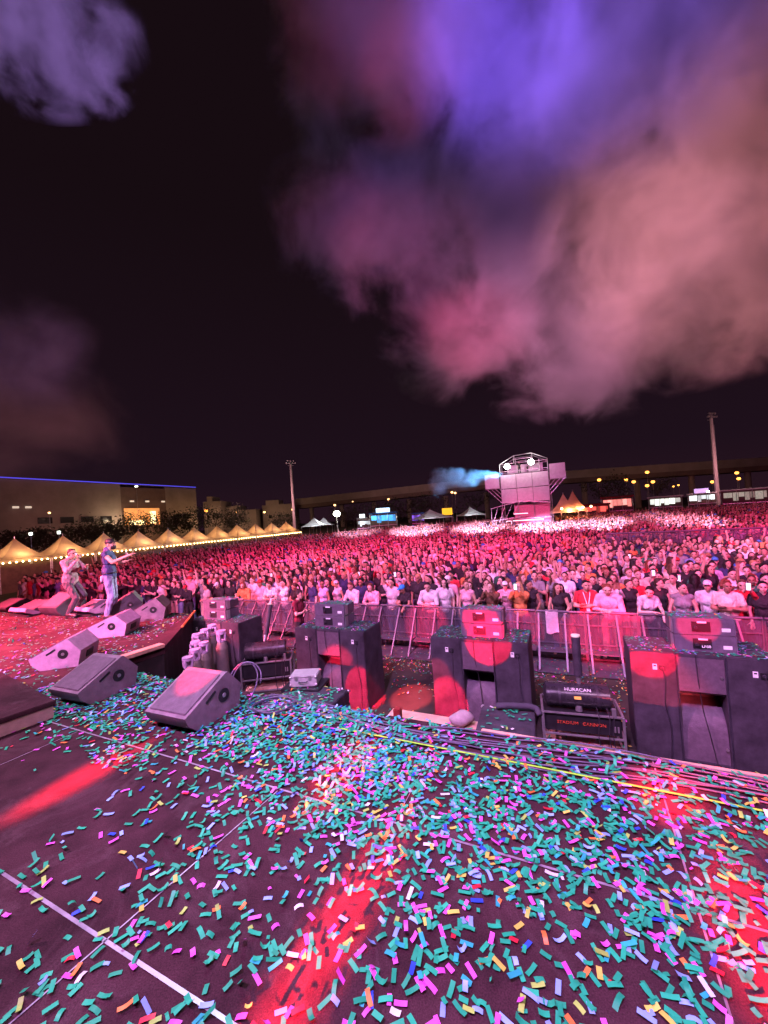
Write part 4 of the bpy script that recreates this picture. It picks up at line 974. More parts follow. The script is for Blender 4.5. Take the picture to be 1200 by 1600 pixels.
for x in (-2.9, 2.9): cyl(bm, (x, .06, .2), (x, 2.7, 4), .03, .03, 6)
obj('scaffold', bm, SCF, TW)
bm = B()
for y in (.0, 2.7):
    pts = [(-2.9, y, 9.3), (-1.1, y, 10.25), (1.1, y, 10.35), (2.9, y, 9.45)]
    for a, b in zip(pts, pts[1:]): cyl(bm, a, b, .05, .05, 8)
    for a, b in zip(pts[1:3], [(-1.1, y, 9.3), (1.1, y, 9.3)]): cyl(bm, a, b, .045, .045, 8)
    cyl(bm, (-1.1, y, 9.75), (1.1, y, 9.8), .04, .04, 6)
for p in ((-1.1, 10.25), (1.1, 10.35), (-2.9, 9.3), (2.9, 9.45)): cyl(bm, (p[0], 0, p[1]), (p[0], 2.7, p[1]), .04, .04, 6)
obj('roof_truss', bm, SCF, TW)
bm = B(); box(bm, (.6, 2.0, 2.6), (4.4, .05, 2.7)); obj('red_backdrop', bm, mat('pink_backdrop', (.7, .3, .4), .8), TW)
bm = B(); box(bm, (3.1, 1.4, 2.7), (.05, 2.5, 5.2)); obj('side_cloth', bm, mat('grey_side_cloth', (.3, .27, .27), .8), TW)
bm = B(); plate(bm, [(-2.9, -1.8), (2.9, -1.8), (2.9, .0), (-2.9, 0)], 1.0, 1.1); obj('desk_deck', bm, DRK, TW)
bm = B()
for x in (-4.2, -2.9): cyl(bm, (x, -1.2, 0), (x, -1.2, 3.6), .04, .04, 8)
cyl(bm, (-4.2, -1.2, 3.6), (-.5, -1.2, 4.35), .04, .04, 6); cyl(bm, (-.5, -1.2, 4.35), (2.9, -1.2, 3.9), .04, .04, 6)
for k in range(4): cyl(bm, (-4.2+k*.9, -1.2, 1.2+k*.55), (-3.4+k*.9, -1.2, 3.6+.18*k), .025, .025, 6)
cyl(bm, (-4.2, -1.2, 2.0), (-.2, -1.2, 2.4), .03, .03, 6); obj('lean_to_frame', bm, SCF, TW)
for (x, z, wd, c, e) in [(-.6, 2.75, 1.7, (1, .6, .75), 2.2), (.2, 1.9, 3.6, (1, .7, .8), 2.0), (-.9, 1.45, 1.6, (.15, .2, 1), 2.5), (1.2, 1.45, 2.4, (1, .65, .8), 2.0)]:
    bm = B(); box(bm, (x, -1.5, z), (wd, .05, .09)); obj('light_strip', bm, emis('strip_%d' % int(x*10+z*100), c, e), TW)
bm = B()
for a, b in (((-2.35, 1.1), (-1.75, 1.1)), ((-1.75, 1.1), (-1.75, 1.9)), ((-1.75, 1.9), (-2.35, 1.9)), ((-2.35, 1.9), (-2.35, 1.1))): cyl(bm, (a[0], -1.9, a[1]), (b[0], -1.9, b[1]), .05, .05, 6)
obj('lit_frame', bm, emis('frame_glow', (1, .6, .7), 1.5), TW)
Mt = Matrix.Translation(TW.location) @ Matrix.Rotation(TW.rotation_euler.z, 4, 'Z')
for x, z, lab in ((-1.95, 8.95, 'dazzling white follow spot under the tower roof, at its open end'), (1.0, 9.2, 'dazzling white follow spot under the tower roof, before the booth wall')):
    p = Mt @ Vector((x, .0, z)); t = thing('follow_spot', lab, 'spotlight', p, TW.rotation_euler.z, 'follow spots on the control tower')
    bm = B(); cyl(bm, (0, .7, 0), (0, -.02, 0), .22, .30, 20); obj('housing', bm, DRK, t, smooth=True)
    bm = B(); ball(bm, (0, -.05, 0), (.34, .10, .34), 20); obj('lens', bm, emis('follow_spot_glow', (1, .97, .9), 60), t, smooth='all')
    bm = B(); cyl(bm, (0, .3, -.25), (0, .3, -.95), .04, .04, 8); obj('stand', bm, SCF, t)
    lamp('follow_spot_light', p+Mt.to_3x3() @ Vector((0, -.9, 0)), 160, (1, .97, .9), .2)
    tgt = (pA if x < 0 else pB)+Vector((0, 0, 1.1))
    spot('follow_spot_beam', p+Mt.to_3x3() @ Vector((0, -.4, 0)), tgt, 3.0, 180000, (.9, .97, 1), .5, .1)
# operators in the booth
for x, lab in ((-.55, 'dark figure standing in the lit booth on top of the control tower'), (.45, 'crouched dark figure at the booth rail on top of the control tower')):
    p = Mt @ Vector((x, 1.4, 7.94)); person('arms down', 'short', 'black', 'black', p, FACE, .95 if x < 0 else .62, lab, 'operators on the control tower')
spot('tower_wash', W(0, 0, 10.5), Mt @ Vector((0, 0, 6.2)), 13, 26000, (1, .42, 1), .5, .3)
spot('tower_wash', W(-3, 0, 10.5), Mt @ Vector((0, 0, 2.6)), 8, 40000, (1, .1, .25), .6, .3)

# smoke beam beside the tower
#SMOKE

# far buildings
CON = mat('concrete_wall', (.30, .24, .22), .85, 0, .2, .15, .1)
BRN = mat('brown_cladding', (.17, .11, .10), .8, 0, .25, .2)
DKW = mat('dark_window', (.015, .013, .016), .2)
def rot_box(bm, a, b, depth, z0, z1):      # wall slab from a to b (xy), going back by depth
    a = Vector(a); b = Vector(b); d = (b-a); nrm = Vector((-d.y, d.x)).normalized()*depth
    plate(bm, [tuple(a), tuple(b), tuple(b+nrm), tuple(a+nrm)], z0, z1)
def PY(px, D): return dep(px, 800, D).xy
t = thing('long_building', 'long pale building with a blue light line along its roof behind the tents', 'building', (0, 0, 0))
A0, A1 = PY(-60, 108), PY(308, 180); dv = (A1-A0)
def al(u): return A0+dv*u
bm = B(); rot_box(bm, al(0), al(.56), 30, 0, 23.0); obj('wall', bm, CON, t)
bm = B(); rot_box(bm, al(.56), al(.80), 28, 0, 22); obj('recessed_wall', bm, BRN, t)
bm = B(); rot_box(bm, al(.80), al(1.0), 30, 0, 22.6); obj('end_wall', bm, CON, t)
bm = B(); rot_box(bm, al(0)+Vector((.3, -.3)), al(1.0)+Vector((.3, -.3)), .4, 23.15, 23.45); obj('roof_light', bm, emis('blue_line', (.10, .09, 1), .8), t)
bm = B(); rot_box(bm, al(0)+Vector((0.1, 0)), al(1.0)+Vector((.1, 0)), 31, 22.9, 23.15); obj('roof', bm, BRN, t)
pv = Vector((dv.y, -dv.x)).normalized()
bm = B(); rot_box(bm, al(.57)+pv*.5, al(.755)+pv*.5, .3, 7.0, 13.8); obj('lit_window', bm, mat('lit_hall', (.5, .25, .1), .6, 0, .6, .3, 0, emit=(.95, .36, .10), es=.8), t)
bm = B(); rot_box(bm, al(.70)+pv*.8, al(.73)+pv*.8, .2, 7.5, 12.5); obj('bright_pane', bm, emis('bright_pane', (1, .8, .4), 2.5), t)
bm = B(); rot_box(bm, al(.59)+pv*.8, al(.67)+pv*.8, .2, 7.2, 9.0); obj('bright_pane', bm, emis('bright_pane', (1, .8, .4), 2.5), t)
for u in (.14, .18, .60, .68, .77):
    bm = B(); rot_box(bm, al(u)+pv*.6, al(u+.02)+pv*.6, .2, 16.2 if u > .5 else 14, 16.8 if u > .5 else 14.6); obj('window', bm, emis('dim_window', (.9, .75, .6), .7), t)
for u in (.05, .22, .3, .38, .46, .84, .9):
    bm = B(); rot_box(bm, al(u)+pv*.3, al(u+.05)+pv*.3, .2, 9, 11); obj('window', bm, DKW, t)
lamp('building_lamp', (*(al(.665)+pv*7), 6), 2000, (1, .55, .25), .5); lamp('building_lamp', (*(al(.52)+pv*5), 9), 1600, (1, .75, .45), .5)
lamp('building_lamp', (*(al(.25)+pv*16), 7), 1500, (1, .45, .35), .5); lamp('building_lamp', (*(al(.93)+pv*10), 7), 1500, (1, .55, .2), .5)
for (x0, x1, D, zt, lab) in [(318, 345, 190, 17, 'small pale block right behind the end of the long building'), (345, 400, 196, 12.0, 'low pale block between the long building and the left mast'), (410, 458, 200, 13.8, 'dark stepped block beside the left mast')]:
    t = thing('far_block', lab, 'building', (0, 0, 0), 0, 'blocks beyond the tents')
    a, b = PY(x0, D), PY(x1, D); bm = B(); rot_box(bm, a, b, 14, 0, zt); obj('wall', bm, CON, t)
    bm = B(); rot_box(bm, a+Vector((2, -.1)), a+(b-a)*.55, 10, zt, zt+2.4); obj('roof_house', bm, CON, t)
    for u in (.2, .5, .75):
        bm = B(); rot_box(bm, a+(b-a)*u+Vector((0, -.15)), a+(b-a)*(u+.1)+Vector((0, -.15)), .1, zt*.5, zt*.62); obj('window', bm, DKW, t)
    lamp('street_glow', (*((a+b)/2+Vector((0, -9))), 7), 900, (1, .6, .35), .5)
t = thing('elevated_road', 'long concrete flyover crossing behind the whole field', 'bridge', (0, 0, 0))
V0, V1, V2 = PY(462, 205), PY(800, 165), PY(1330, 150)
for j, (a, b, za, zb) in enumerate([(V0, V1, 12.0, 13.5), (V1, V2, 13.5, 12.0)]):
    for nm, h0, h1, dp, m_ in (('parapet', 1.0, 4.2, .5, CON), ('deck_slab', -.9, .98, 9, BRN)):
        d = b-a; nrm = Vector((-d.y, d.x)).normalized()*dp; bm = B()
        vs = [bm.verts.new((*(p), z)) for p, z in ((a, za+h0), (b, zb+h0), (b+nrm, zb+h0), (a+nrm, za+h0), (a, za+h1), (b, zb+h1), (b+nrm, zb+h1), (a+nrm, za+h1))]
        for f in ((3, 2, 1, 0), (4, 5, 6, 7), (0, 1, 5, 4), (1, 2, 6, 5), (2, 3, 7, 6), (3, 0, 4, 7)): bm.faces.new([vs[i] for i in f])
        obj(nm, bm, m_, t)
    for k in range(6):
        p = a+(b-a)*(k+.5)/6; bm = B(); cyl(bm, (p.x, p.y+4, 0), (p.x, p.y+4, za-.8), 1.1, 1.1, 12); obj('pier', bm, CON, t, smooth=True)
for px, D, P in [(560, 165, 9000), (640, 160, 8000), (740, 150, 6000), (960, 135, 7000), (1060, 135, 5000), (1180, 130, 6000)]:
    p = dep(px, 790, D); lamp('road_glow', (p.x, p.y, 20), P*.17, (1, .6, .45), .5)

# masts and street lamps
def mast(label, px, D, ztop, lattice):
    p = dep(px, 800, D); t = thing('floodlight_mast', label, 'mast', (p.x, p.y, 0), R_(20), 'floodlight masts round the field')
    bm = B(); cyl(bm, (0, 0, 0), (0, 0, ztop), .55, .32, 14); obj('pole', bm, mat('mast_concrete', (.5, .42, .42), .7, 0, .15, 1), t, smooth=True)
    bm = B()
    cyl(bm, (-1.5, 0, ztop+.3), (1.5, 0, ztop+.3), .09, .09, 8); cyl(bm, (-1.2, 0, ztop+1.1), (1.2, 0, ztop+1.1), .09, .09, 8); cyl(bm, (0, 0, ztop-.2), (0, 0, ztop+1.3), .14, .14, 8); cyl(bm, (-.9, .3, ztop-.4), (.9, .3, ztop-.4), .09, .09, 8)
    obj('head_frame', bm, SCF, t)
    for k in range(7):
        x = -1.4+k*.47; bm = B(); box(bm, (x, -.3, ztop+.35+(k % 2)*.75), (.4, .35, .45), Matrix.Rotation(R_(25), 3, 'X')); obj('floodlight', bm, mat('lamp_housing', (.45, .4, .42), .4, .5), t, bevel=.03)
    if lattice:
        bm = B()
        for q in ((.8, .3), (1.4, .3), (1.1, .9)): cyl(bm, (*q, 0), (*q, ztop-1.5), .06, .06, 6)
        k = 0
        while k*.9 < ztop-2.4:
            z = k*.9; cyl(bm, (.8, .3, z), (1.4, .3, z+.9), .035, .035, 5); cyl(bm, (1.4, .3, z), (1.1, .9, z+.9), .035, .035, 5); k += 1
        obj('ladder_cage', bm, SCF, t)
    lamp('mast_glow', (p.x-2, p.y-9, ztop*.45), 3500 if lattice else 5000, (1, .45, .5), .5)
mast('tall floodlight mast standing behind the crowd near the tents', 459, 125, 22.5, False)
mast('tall floodlight mast with ladder cage behind the crowd at the far end of the flyover', 1123, 95, 22.0, True)
AMB = emis('amber_lamp', (1, .36, .06), 4.5); WLA = emis('white_lamp', (.95, 1, .75), 45); CRM = emis('cream_lamp', (1, .55, .2), 5)
spots_ = [(936, 748, 120, 'a', 'amber street lamp behind the orange tents'), (978, 748, 140, 'a', 'amber street lamp, left of the close pair beyond the red stall'), (990, 751, 142, 'a', 'amber street lamp, right of the close pair beyond the red stall'), (1011, 736, 150, 'a', 'highest amber street lamp above the red stall'), (1020, 751, 150, 'a', 'amber street lamp just below the highest one'), (1011, 757, 150, 'a', 'lowest amber street lamp under the highest one'),
          (1060, 757, 160, 'a', 'faint amber street lamp left of the right mast'), (1052, 759, 160, 'a', 'faintest amber street lamp left of the right mast'), (1113, 751, 150, 'a', 'amber street lamp peeking out beside the right mast'), (1151, 737, 130, 'a', 'amber street lamp right of the right mast'), (1154, 746, 130, 'a', 'low amber street lamp right of the right mast'),
          (607, 779, 150, 'c', 'amber street lamp before the flyover above the blue stall'), (711, 769, 130, 'c', 'cream street lamp left of the control tower beneath the blue smoke'), (706, 768, 132, 'c', 'twin of the cream street lamp beneath the blue smoke'), (77, 800, 95, 'c', 'amber street lamp in front of the long building'), (322, 796, 160, 'a', 'amber street lamp at the end wall of the long building'), (370, 799, 150, 'c', 'cream street lamp before the low pale block'), (413, 799, 160, 'c', 'cream street lamp before the dark stepped block'), (457, 795, 150, 'c', 'cream street lamp hidden behind the left mast'), (523, 788, 140, 'c', 'small amber lamp above the bright white lamp'), (551, 783, 160, 'c', 'faint lamp right of the bright white lamp'), (526, 799, 85, 'w', 'dazzling white lamp on a pole beyond the crowd')]
for px, py, D, kd, lab in spots_:
    p = dep(px, py, D); t = thing('street_lamp', lab, 'street lamp', (p.x, p.y, 0), 0, 'lamps beyond the field')
    rr = {'a': .62, 'c': .42, 'w': .75}[kd]*(D/140 if kd != 'w' else 1)
    if 'faint' in lab: rr *= .55
    bm = B(); cyl(bm, (0, 0, 0), (0, 0, p.z), .09, .06, 8); obj('pole', bm, SCF, t)
    bm = B(); box(bm, (0, .1, p.z+.05), (rr*1.5, rr*1.5, .10)); obj('hood', bm, DRK, t, bevel=.02)
    bm = B(); ball(bm, (0, 0, p.z-rr*.7), (rr, rr, rr*.8), 12); obj('lamp_globe', bm, {'a': AMB, 'c': CRM, 'w': WLA}[kd], t, smooth='all')
    if kd == 'w': lamp('lamp_light', (p.x, p.y-1.2, p.z), 2500, (.95, 1, .75), .3)
# stalls and lit signs beyond the crowd
def stall(label, px, D, wd, ht, col, es, awning, z0=0, sign=None):
    p = dep(px, 795, D); t = thing('market_stall', label, 'stall', (p.x, p.y, 0), math.atan2(p.x, p.y)*-1, 'lit stalls beyond the crowd')
    bm = B(); box(bm, (0, 1.0, ht/2), (wd, 2.0, ht)); obj('body', bm, BRN, t)
    q = random.Random(int(px)); x = -wd*.44; i = 0
    while x < wd*.42:
        ww = q.uniform(.10, .22)*wd; ww = min(ww, wd*.44-x); hh = ht*q.uniform(.22, .42)
        bm = B(); box(bm, (x+ww/2, -.06, ht*.9-hh/2), (ww*.92, .06, hh)); kk = q.choice([.35, .7, 1, 1.4])
        obj('lit_panel', bm, mat('stall_%s_%d' % (label[:14].replace(' ', '_'), int(kk*10)), col, .6, 0, .5, 2, 0, emit=col, es=es*kk), t); x += ww
    for i in range(4):
        bm = B(); cyl(bm, (-wd*.48+wd*.32*i, -1.0, 0), (-wd*.48+wd*.32*i, -1.0, ht), .06, .06, 6); obj('post', bm, ALU, t)
    bm = B(); box(bm, (0, -.5, ht+.1), (wd*1.04, 1.4, .14), Matrix.Rotation(R_(8), 3, 'X')); obj('awning', bm, awning, t)
    bm = B(); box(bm, (0, -.3, ht*.36), (wd*.96, .5, .10)); obj('counter', bm, ALU, t)
    if sign:
        bm = B(); box(bm, (0, -.2, ht+.75), (wd*.5, .2, 1.0)); obj('sign_box', bm, emis('sign_'+label[:10].replace(' ', '_'), sign[0], sign[1]), t, bevel=.03)
AW = mat('awning_white', (.6, .58, .6), .8); AR = mat('awning_red', (.5, .05, .06), .8); AB = mat('awning_blue', (.05, .15, .5), .8)
stall('red lit food stall behind the orange tents', 965, 78, 5.5, 4.2, (1, .32, .28), 1.2, AR)
stall('low red awning stall beside the control tower crowd', 925, 75, 6, 3.0, (1, .15, .12), .7, AR)
stall('long white lit stall left of the right mast', 1040, 90, 6.5, 3.6, (.85, .95, .85), 1.5, AW)
stall('white lit stall just before the right mast', 1098, 95, 5.5, 3.8, (.85, .95, .95), 1.4, AW, 0, ((.7, .5, 1), .8))
stall('dim cream stall right of the right mast', 1165, 75, 7, 3.9, (.7, .75, .6), .35, AW)
stall('blue lit stall beyond the crowd', 598, 92, 6.5, 4.4, (.08, .45, 1), 1.6, AB, 0, ((.5, .75, 1), 2.0))
stall('small white lit stall left of the blue stall', 570, 95, 4.2, 3.2, (.75, .9, 1), 1.8, AW)
stall('small pale lit stall with a sign, farthest toward the tents', 565, 110, 3, 3.5, (.8, .9, 1), 1.2, AW, 0, ((.85, .95, 1), 2.2))
stall('violet lit stall beside the blue stall', 652, 96, 3.2, 3.8, (.3, .15, 1), .8, AB)
p = dep(699, 803, 98); t = thing('lit_sign', 'bright yellow lit sign on posts beyond the crowd', 'sign', (p.x, p.y, 0), R_(-10))
bm = B(); box(bm, (0, 0, 3.8), (2.5, .3, 1.7)); obj('board', bm, mat('yellow_board', (1, .62, .03), .5, 0, .3, 1.5, 0, emit=(1, .55, .02), es=1.0), t, bevel=.06)
for s_ in (-1, 1):
    bm = B(); cyl(bm, (s_*1.0, .1, 0), (s_*1.0, .1, 2.94), .09, .09, 8); obj('post', bm, SCF, t)
for px, py, D, lab in [(966, 765, 92, 'white floodlight above the white stalls'), (1042, 771, 85, 'greenish flood lamp beside the right mast'), (213, 803, 90, 'pair of white work lamps between the trees behind the tents')]:
    pass
for px, py, D, lab in [(48, 834, 60, 'white work lamp glowing behind the tents near the trees'), (92, 832, 62, 'small white work lamp behind the second tent'), (213, 760, 150, 'cold white floodlight by the long building recess'), (1106, 768, 92, 'cold floodlight right beside the right mast'), (1181, 790, 60, 'greenish white lamp at the crowd edge near the frame')]:
    p = dep(px, py, D); t = thing('work_lamp', lab, 'lamp', (p.x, p.y, 0), 0, 'white work lamps')
    bm = B(); cyl(bm, (0, 0, 0), (0, 0, p.z), .06, .05, 8); obj('pole', bm, SCF, t)
    bm = B(); box(bm, (0, .12, p.z), (.7, .2, .5)); obj('housing', bm, DRK, t, bevel=.03)
    bm = B(); box(bm, (0, 0, p.z), (.6*D/80, .06, .4)); obj('lens', bm, emis('cold_lens', (.9, 1, .85), 9), t)
# dark trees behind the tents
LEAF = mat('tree_leaf', (.05, .055, .03), .8, 0, .5, .8, .2); BARK = mat('tree_bark', (.09, .06, .045), .9, 0, .3, 3, .3)
def tree(label, px, D, h, w_):
    p = dep(px, 800, D); t = thing('tree', label, 'tree', (p.x, p.y, 0), rnd.uniform(0, 6), 'dark trees beyond the tents')
    bm = B(); cyl(bm, (0, 0, 0), (.2, 0, h*.5), .25, .16, 8)
    for k in range(4): a = k*1.6; cyl(bm, (.2, 0, h*.45), (math.cos(a)*w_*.3, math.sin(a)*w_*.3, h*.75), .11, .05, 6)
    obj('trunk', bm, BARK, t, smooth=True)
    bm = B(); q = random.Random(int(px*7+D))
    cl = [(q.uniform(-.75, .75)*w_/2, q.uniform(-.75, .75)*w_/2, h*q.uniform(.45, .9), q.uniform(.22, .42)*w_/2) for _ in range(14)]
    for cx_, cy_, cz_, cr_ in cl:
        for _ in range(85):
            v = Vector((q.gauss(0, 1), q.gauss(0, 1), q.gauss(0, .8))).normalized()*cr_*q.uniform(.5, 1.1)+Vector((cx_, cy_, cz_))
            s_ = q.uniform(.14, .34); ax = Vector((q.uniform(-1, 1), q.uniform(-1, 1), q.uniform(-1, 1))).normalized(); bx = ax.orthogonal().normalized()
            bm.faces.new([bm.verts.new(v+ax*s_), bm.verts.new(v+bx*s_*.6), bm.verts.new(v-ax*s_), bm.verts.new(v-bx*s_*.6)])
    obj('crown', bm, LEAF, t)
for px, D, h, w_, lab in [(20, 62, 5.6, 8, 'dark bushy tree behind the tent nearest the stage'), (65, 66, 5.4, 9, 'dark tree with work lamps shining through it'), (108, 75, 6.2, 10, 'broad dark tree behind the third tent'), (140, 82, 7.2, 11, 'dark tree below the lit hall window, toward the stage'), (180, 88, 7.6, 11, 'rounded dark tree below the pale corner of the long building'), (215, 92, 8.0, 12, 'dark tree right below the lit hall window'), (255, 98, 8.6, 13, 'dark tree right of the lit hall window'), (295, 104, 9.4, 13, 'dark tree in front of the end wall of the long building'), (335, 112, 9.8, 13, 'tall dark tree before the small pale block'), (365, 120, 9.0, 13, 'dark tree before the low pale block'), (440, 130, 7, 12, 'dark tree by the foot of the left mast'),
                         (610, 120, 8.5, 16, 'dark tree behind the blue stall'), (660, 125, 9.5, 16, 'dark tree behind the white tent by the blue stall'), (745, 128, 10, 16, 'dark tree left of the control tower'), (540, 140, 8.5, 18, 'dark tree behind the bright white lamp'), (945, 118, 11, 15, 'dark tree left of the amber lamps'), (1030, 150, 12, 14, 'dark tree among the amber lamps')]:
    tree(lab, px, D, h, w_)
#CONFETTI
# ------------------------------------------------------------------ paper confetti
CF = {'green': (.02, .42, .20), 'pink': (.72, .10, .60), 'light blue': (.25, .42, .80), 'blue': (.03, .08, .62), 'orange': (.80, .22, .05), 'red': (.62, .02, .05), 'yellow': (.70, .60, .10), 'lime': (.36, .55, .10), 'white': (.78, .70, .78), 'teal': (.03, .42, .42)}
CFW = ['green']*84+['teal']*6+['pink']*18+['light blue']*13+['blue']*3+['orange']*4+['red']*2+['yellow']*3+['lime']*4+['white']*2
rc = random.Random(21)
def lump(x, y, s):
    return .5+.25*(math.sin(x*s*1.3+1.7*math.sin(y*s*.9+.5))+math.sin(y*s*1.1-1.3*math.sin(x*s*.7+2)))
def dens_deck(r, n, p):
    px, py, d = proj(p)
    if px < -200 or px > 1900 or py > 1900 or d < .3: return 0
    dd = .20
    if r > -2.2: dd = .56
    if r > -.9: dd = .74
    dd *= (.55+.5*lump(r, n, 3.1)+.4*lump(r+3, n+1, 7.3))
    if n < 1.8 and r > -.8: dd *= 1.5
    if r < -2.0 and n < 2.2: dd = max(dd, .36)
    if .35 < r < 1.3 and n < 2.7: dd *= .7
    if n > 2.2 and -6 < r < -1: dd += .75*min(1, (n-2.2)/.5)*(1 if n < 3.6 else .6)
    if n > 2.3 and r > -1: dd = max(dd, .6)
    if n > 2.95 and r > -1.7: dd = .38
    if r < -2.4 and n < 2.2: dd *= .45
    if abs(r+3.6) < .3 and 1.3 < n < 2.25: dd = .75
    if n > 3.5: dd = .9*lump(r, n, 1.4)+.10
    if r < -8.6 and n < 4.6: dd = .45
    if r < -3.9 and 2.25 < n < 3.9: dd = .85
    if -8.3 < r < -6 and n > 3.9: dd = .95
    return dd
pts = []
for _ in range(58000):     # near deck
    u = rc.random()
    r, n = (rc.uniform(-3.2, 3.0), rc.uniform(.5, 3.36)) if u < .43 else (rc.uniform(-6.3, 3.0), rc.uniform(1.9, 3.35)) if u < .83 else (rc.uniform(-15, -4), rc.uniform(1.5, 6.15))
    if n > 3.38 and r > -6.4: continue
    if -7.9 < r < -6.2 and n > 3.7+1.45*(-r-6.2): continue
    p = W(r, n, DECK)
    wgt = {True: 1}.get(True)
    if rc.random() < dens_deck(r, n, p)*(.36 if u < .43 else .34 if u < .83 else .6): pts.append((p, r, n))
def strip_mesh(q, p, L, Wd, ang, col, tilt=0, curl=0, Vl=None, Fl=None, Cl=None):
    ca, sa = math.cos(ang), math.sin(ang); M3 = Matrix.Rotation(ang, 3, 'Z') @ Matrix.Rotation(tilt, 3, 'Y') @ Matrix.Rotation(q.gauss(0, .06), 3, 'X')
    out = []
    for i in range(4):
        u = -1+2*i/3
        for v in (-1, 1): out.append(p+M3 @ Vector((u*L/2, v*Wd/2, curl*(u*u-1)*-1 if False else curl*u*u)))
    return out
inds = []
Vc, Fc, Cc = [], [], []; bs = 0
def add_strip(p, L, Wd, ang, name, tilt, curl):
    global bs
    vs = strip_mesh(rc, p, L, Wd, ang, name, tilt, curl)
    Vc.append(np.array([tuple(v) for v in vs])); Fc.append(np.array([[bs+2*i, bs+2*i+2, bs+2*i+3, bs+2*i+1] for i in range(3)])); k = rc.uniform(.7, 1.1)
    Cc.append(np.tile(np.array([*[c*k for c in CF[name]], 1.0]), (8, 1))); bs += 8
def params():
    big = rc.random()
    return (.054*rc.uniform(.65, 1.2), .0195*rc.uniform(.9, 1.1)) if big > .14 else (.034*rc.uniform(.4, 1.2), .02*rc.uniform(.6, 1.1))
strips = []
for i, (p, r, n) in enumerate(pts):
    L, Wd = params(); a = rc.uniform(0, math.pi); nm = rc.choice(CFW)
    if r < -1.2 and n > 2.4 and rc.random() < .3: nm = rc.choice(['light blue', 'teal', 'teal', 'blue', 'green', 'green'])
    z = .0065+.012*rc.random()**2+(.02*rc.random() if n > 2.9 else 0); tl = rc.gauss(0, .10) if rc.random() < .85 else rc.gauss(0, .5); cu = rc.gauss(0, .003) if rc.random() < .8 else rc.gauss(0, .010)
    strips.append((p+Vector((0, 0, z+abs(math.sin(tl))*L/2)), L, Wd, a, nm, tl, cu, r, n))
def onscreen(s):
    x, y, d = proj(s[0]); return 5 < x < 1195 and 5 < y < 1595
strips.sort(key=lambda s: -(proj(s[0])[2] if onscreen(s) else 99))
near = [s for s in strips if onscreen(s)][-300:]; nid = set(id(s) for s in near)
for s in strips:
    if id(s) not in nid: add_strip(*s[:7])
# individual strips nearest the viewer, told apart by what lies next to them
PATCH = [(-1.18, 1.55, .2, .7), (-1.68, 2.55, .2, .5), (.58, 2.2, .2, .4)]
cl_used = {}
ordn = ['nearest', 'second nearest', 'third nearest', 'fourth nearest', 'fifth nearest', 'sixth nearest', 'seventh nearest', 'eighth nearest', 'ninth nearest', 'tenth nearest']
for s in near:
    p, L, Wd, a, nm, tl, cu, r, n = s
    oth = sorted(((t[0]-p).length, t[4], t) for t in near if t is not s)[:2]
    place = 'by the cross seam' if abs(r+2.1) < .12 else 'by the long front seam' if abs(n-1.075) < .08 else 'by the second long seam' if abs(n-2.19) < .1 else 'in red light' if any(abs(r-q[0]) < q[2] and abs(n-q[1]) < q[3] for q in PATCH) else 'on bare carpet'
    rel = 'overlapping' if oth[0][0] < .045 else 'near'
    form = 'short' if L < .055 else 'curled' if abs(cu) > .004 else 'tilted' if abs(tl) > .2 else 'flat'
    lab = f'{form} {nm} paper strip {rel} {oth[0][1]} and {oth[1][1]} ones {place}'
    bm = B(); vs = [bm.verts.new(v-p) for v in strip_mesh(rc, p, L, Wd, a, nm, tl, cu)]
    for i in range(3): bm.faces.new((vs[2*i], vs[2*i+2], vs[2*i+3], vs[2*i+1]))
    o = obj('confetti_strip', bm, PAPER, None, 'all'); o.location = p; k = rc.uniform(.7, 1.1); o.color = (*[c*k for c in CF[nm]], 1)
    tag(o, lab, 'confetti', 'confetti strips on the near deck')
    cl_used.setdefault(lab, []).append(o)
for lab, os_ in cl_used.items():
    if len(os_) > 1:
        os_.sort(key=lambda o: o.location.length)
        for i, o in enumerate(os_): o['label'] = lab.replace(' paper', '').replace('long ', '').replace(' ones', '')+', '+(ordn[i] if i < 10 else 'far')+' such'
# on cases, stacks, pit ground and the crowd barrier steps
def scatter(n_, f, pick=CFW, sc=1.0, tl_=.12):
    for _ in range(n_):
        p = f(); L, Wd = params(); add_strip(p+Vector((0, 0, .006+.01*rc.random())), L*sc, Wd*sc, rc.uniform(0, 3.1), rc.choice(pick), rc.gauss(0, tl_), rc.gauss(0, .003))
for r0 in SN:
    scatter(330, lambda: W(r0+rc.uniform(-.76, .76), rc.uniform(6.28, 6.94), 1.43), CFW, .9)
    scatter(130, lambda: W(r0+rc.uniform(-.3, .36), rc.uniform(6.46, 6.84), 1.432+.222+.205), CFW, .9)
scatter(6500, lambda: W(rc.uniform(-9, 5.5), rc.choice([rc.uniform(6.9, 9.6), rc.uniform(8.0, 9.5), rc.uniform(3.6, 6.4)]), .01+.03*rc.random()), ['green']*26+['teal']*5+['yellow']*8+['orange']*8+['white']*7+['lime']*6+['pink']*5+['red']*6, .95, .3)
scatter(500, lambda: W(rc.uniform(-9, 5.5), rc.uniform(9.3, 9.56), .312), CFW, .9)
scatter(70, lambda: W(-7.2+rc.uniform(-.9, .5), rc.uniform(4.6, 6.0), .02), CFW, 1.0, .5)
P = at(790, 1130, 1.08); scatter(34, lambda: Vector((P.x, P.y, 1.085))+(RV*rc.uniform(-.26, .26)+NV*rc.uniform(-.34, .34)), ['green']*9+['lime', 'white', 'pink'], 1.1)
P2 = at(485, 1085, .98); scatter(90, lambda: Vector((P2.x, P2.y, .985))+(RV*rc.uniform(-.44, .44)+NV*rc.uniform(-.28, .28)), ['green']*10+['pink', 'white', 'orange', 'lime'], 1.1)
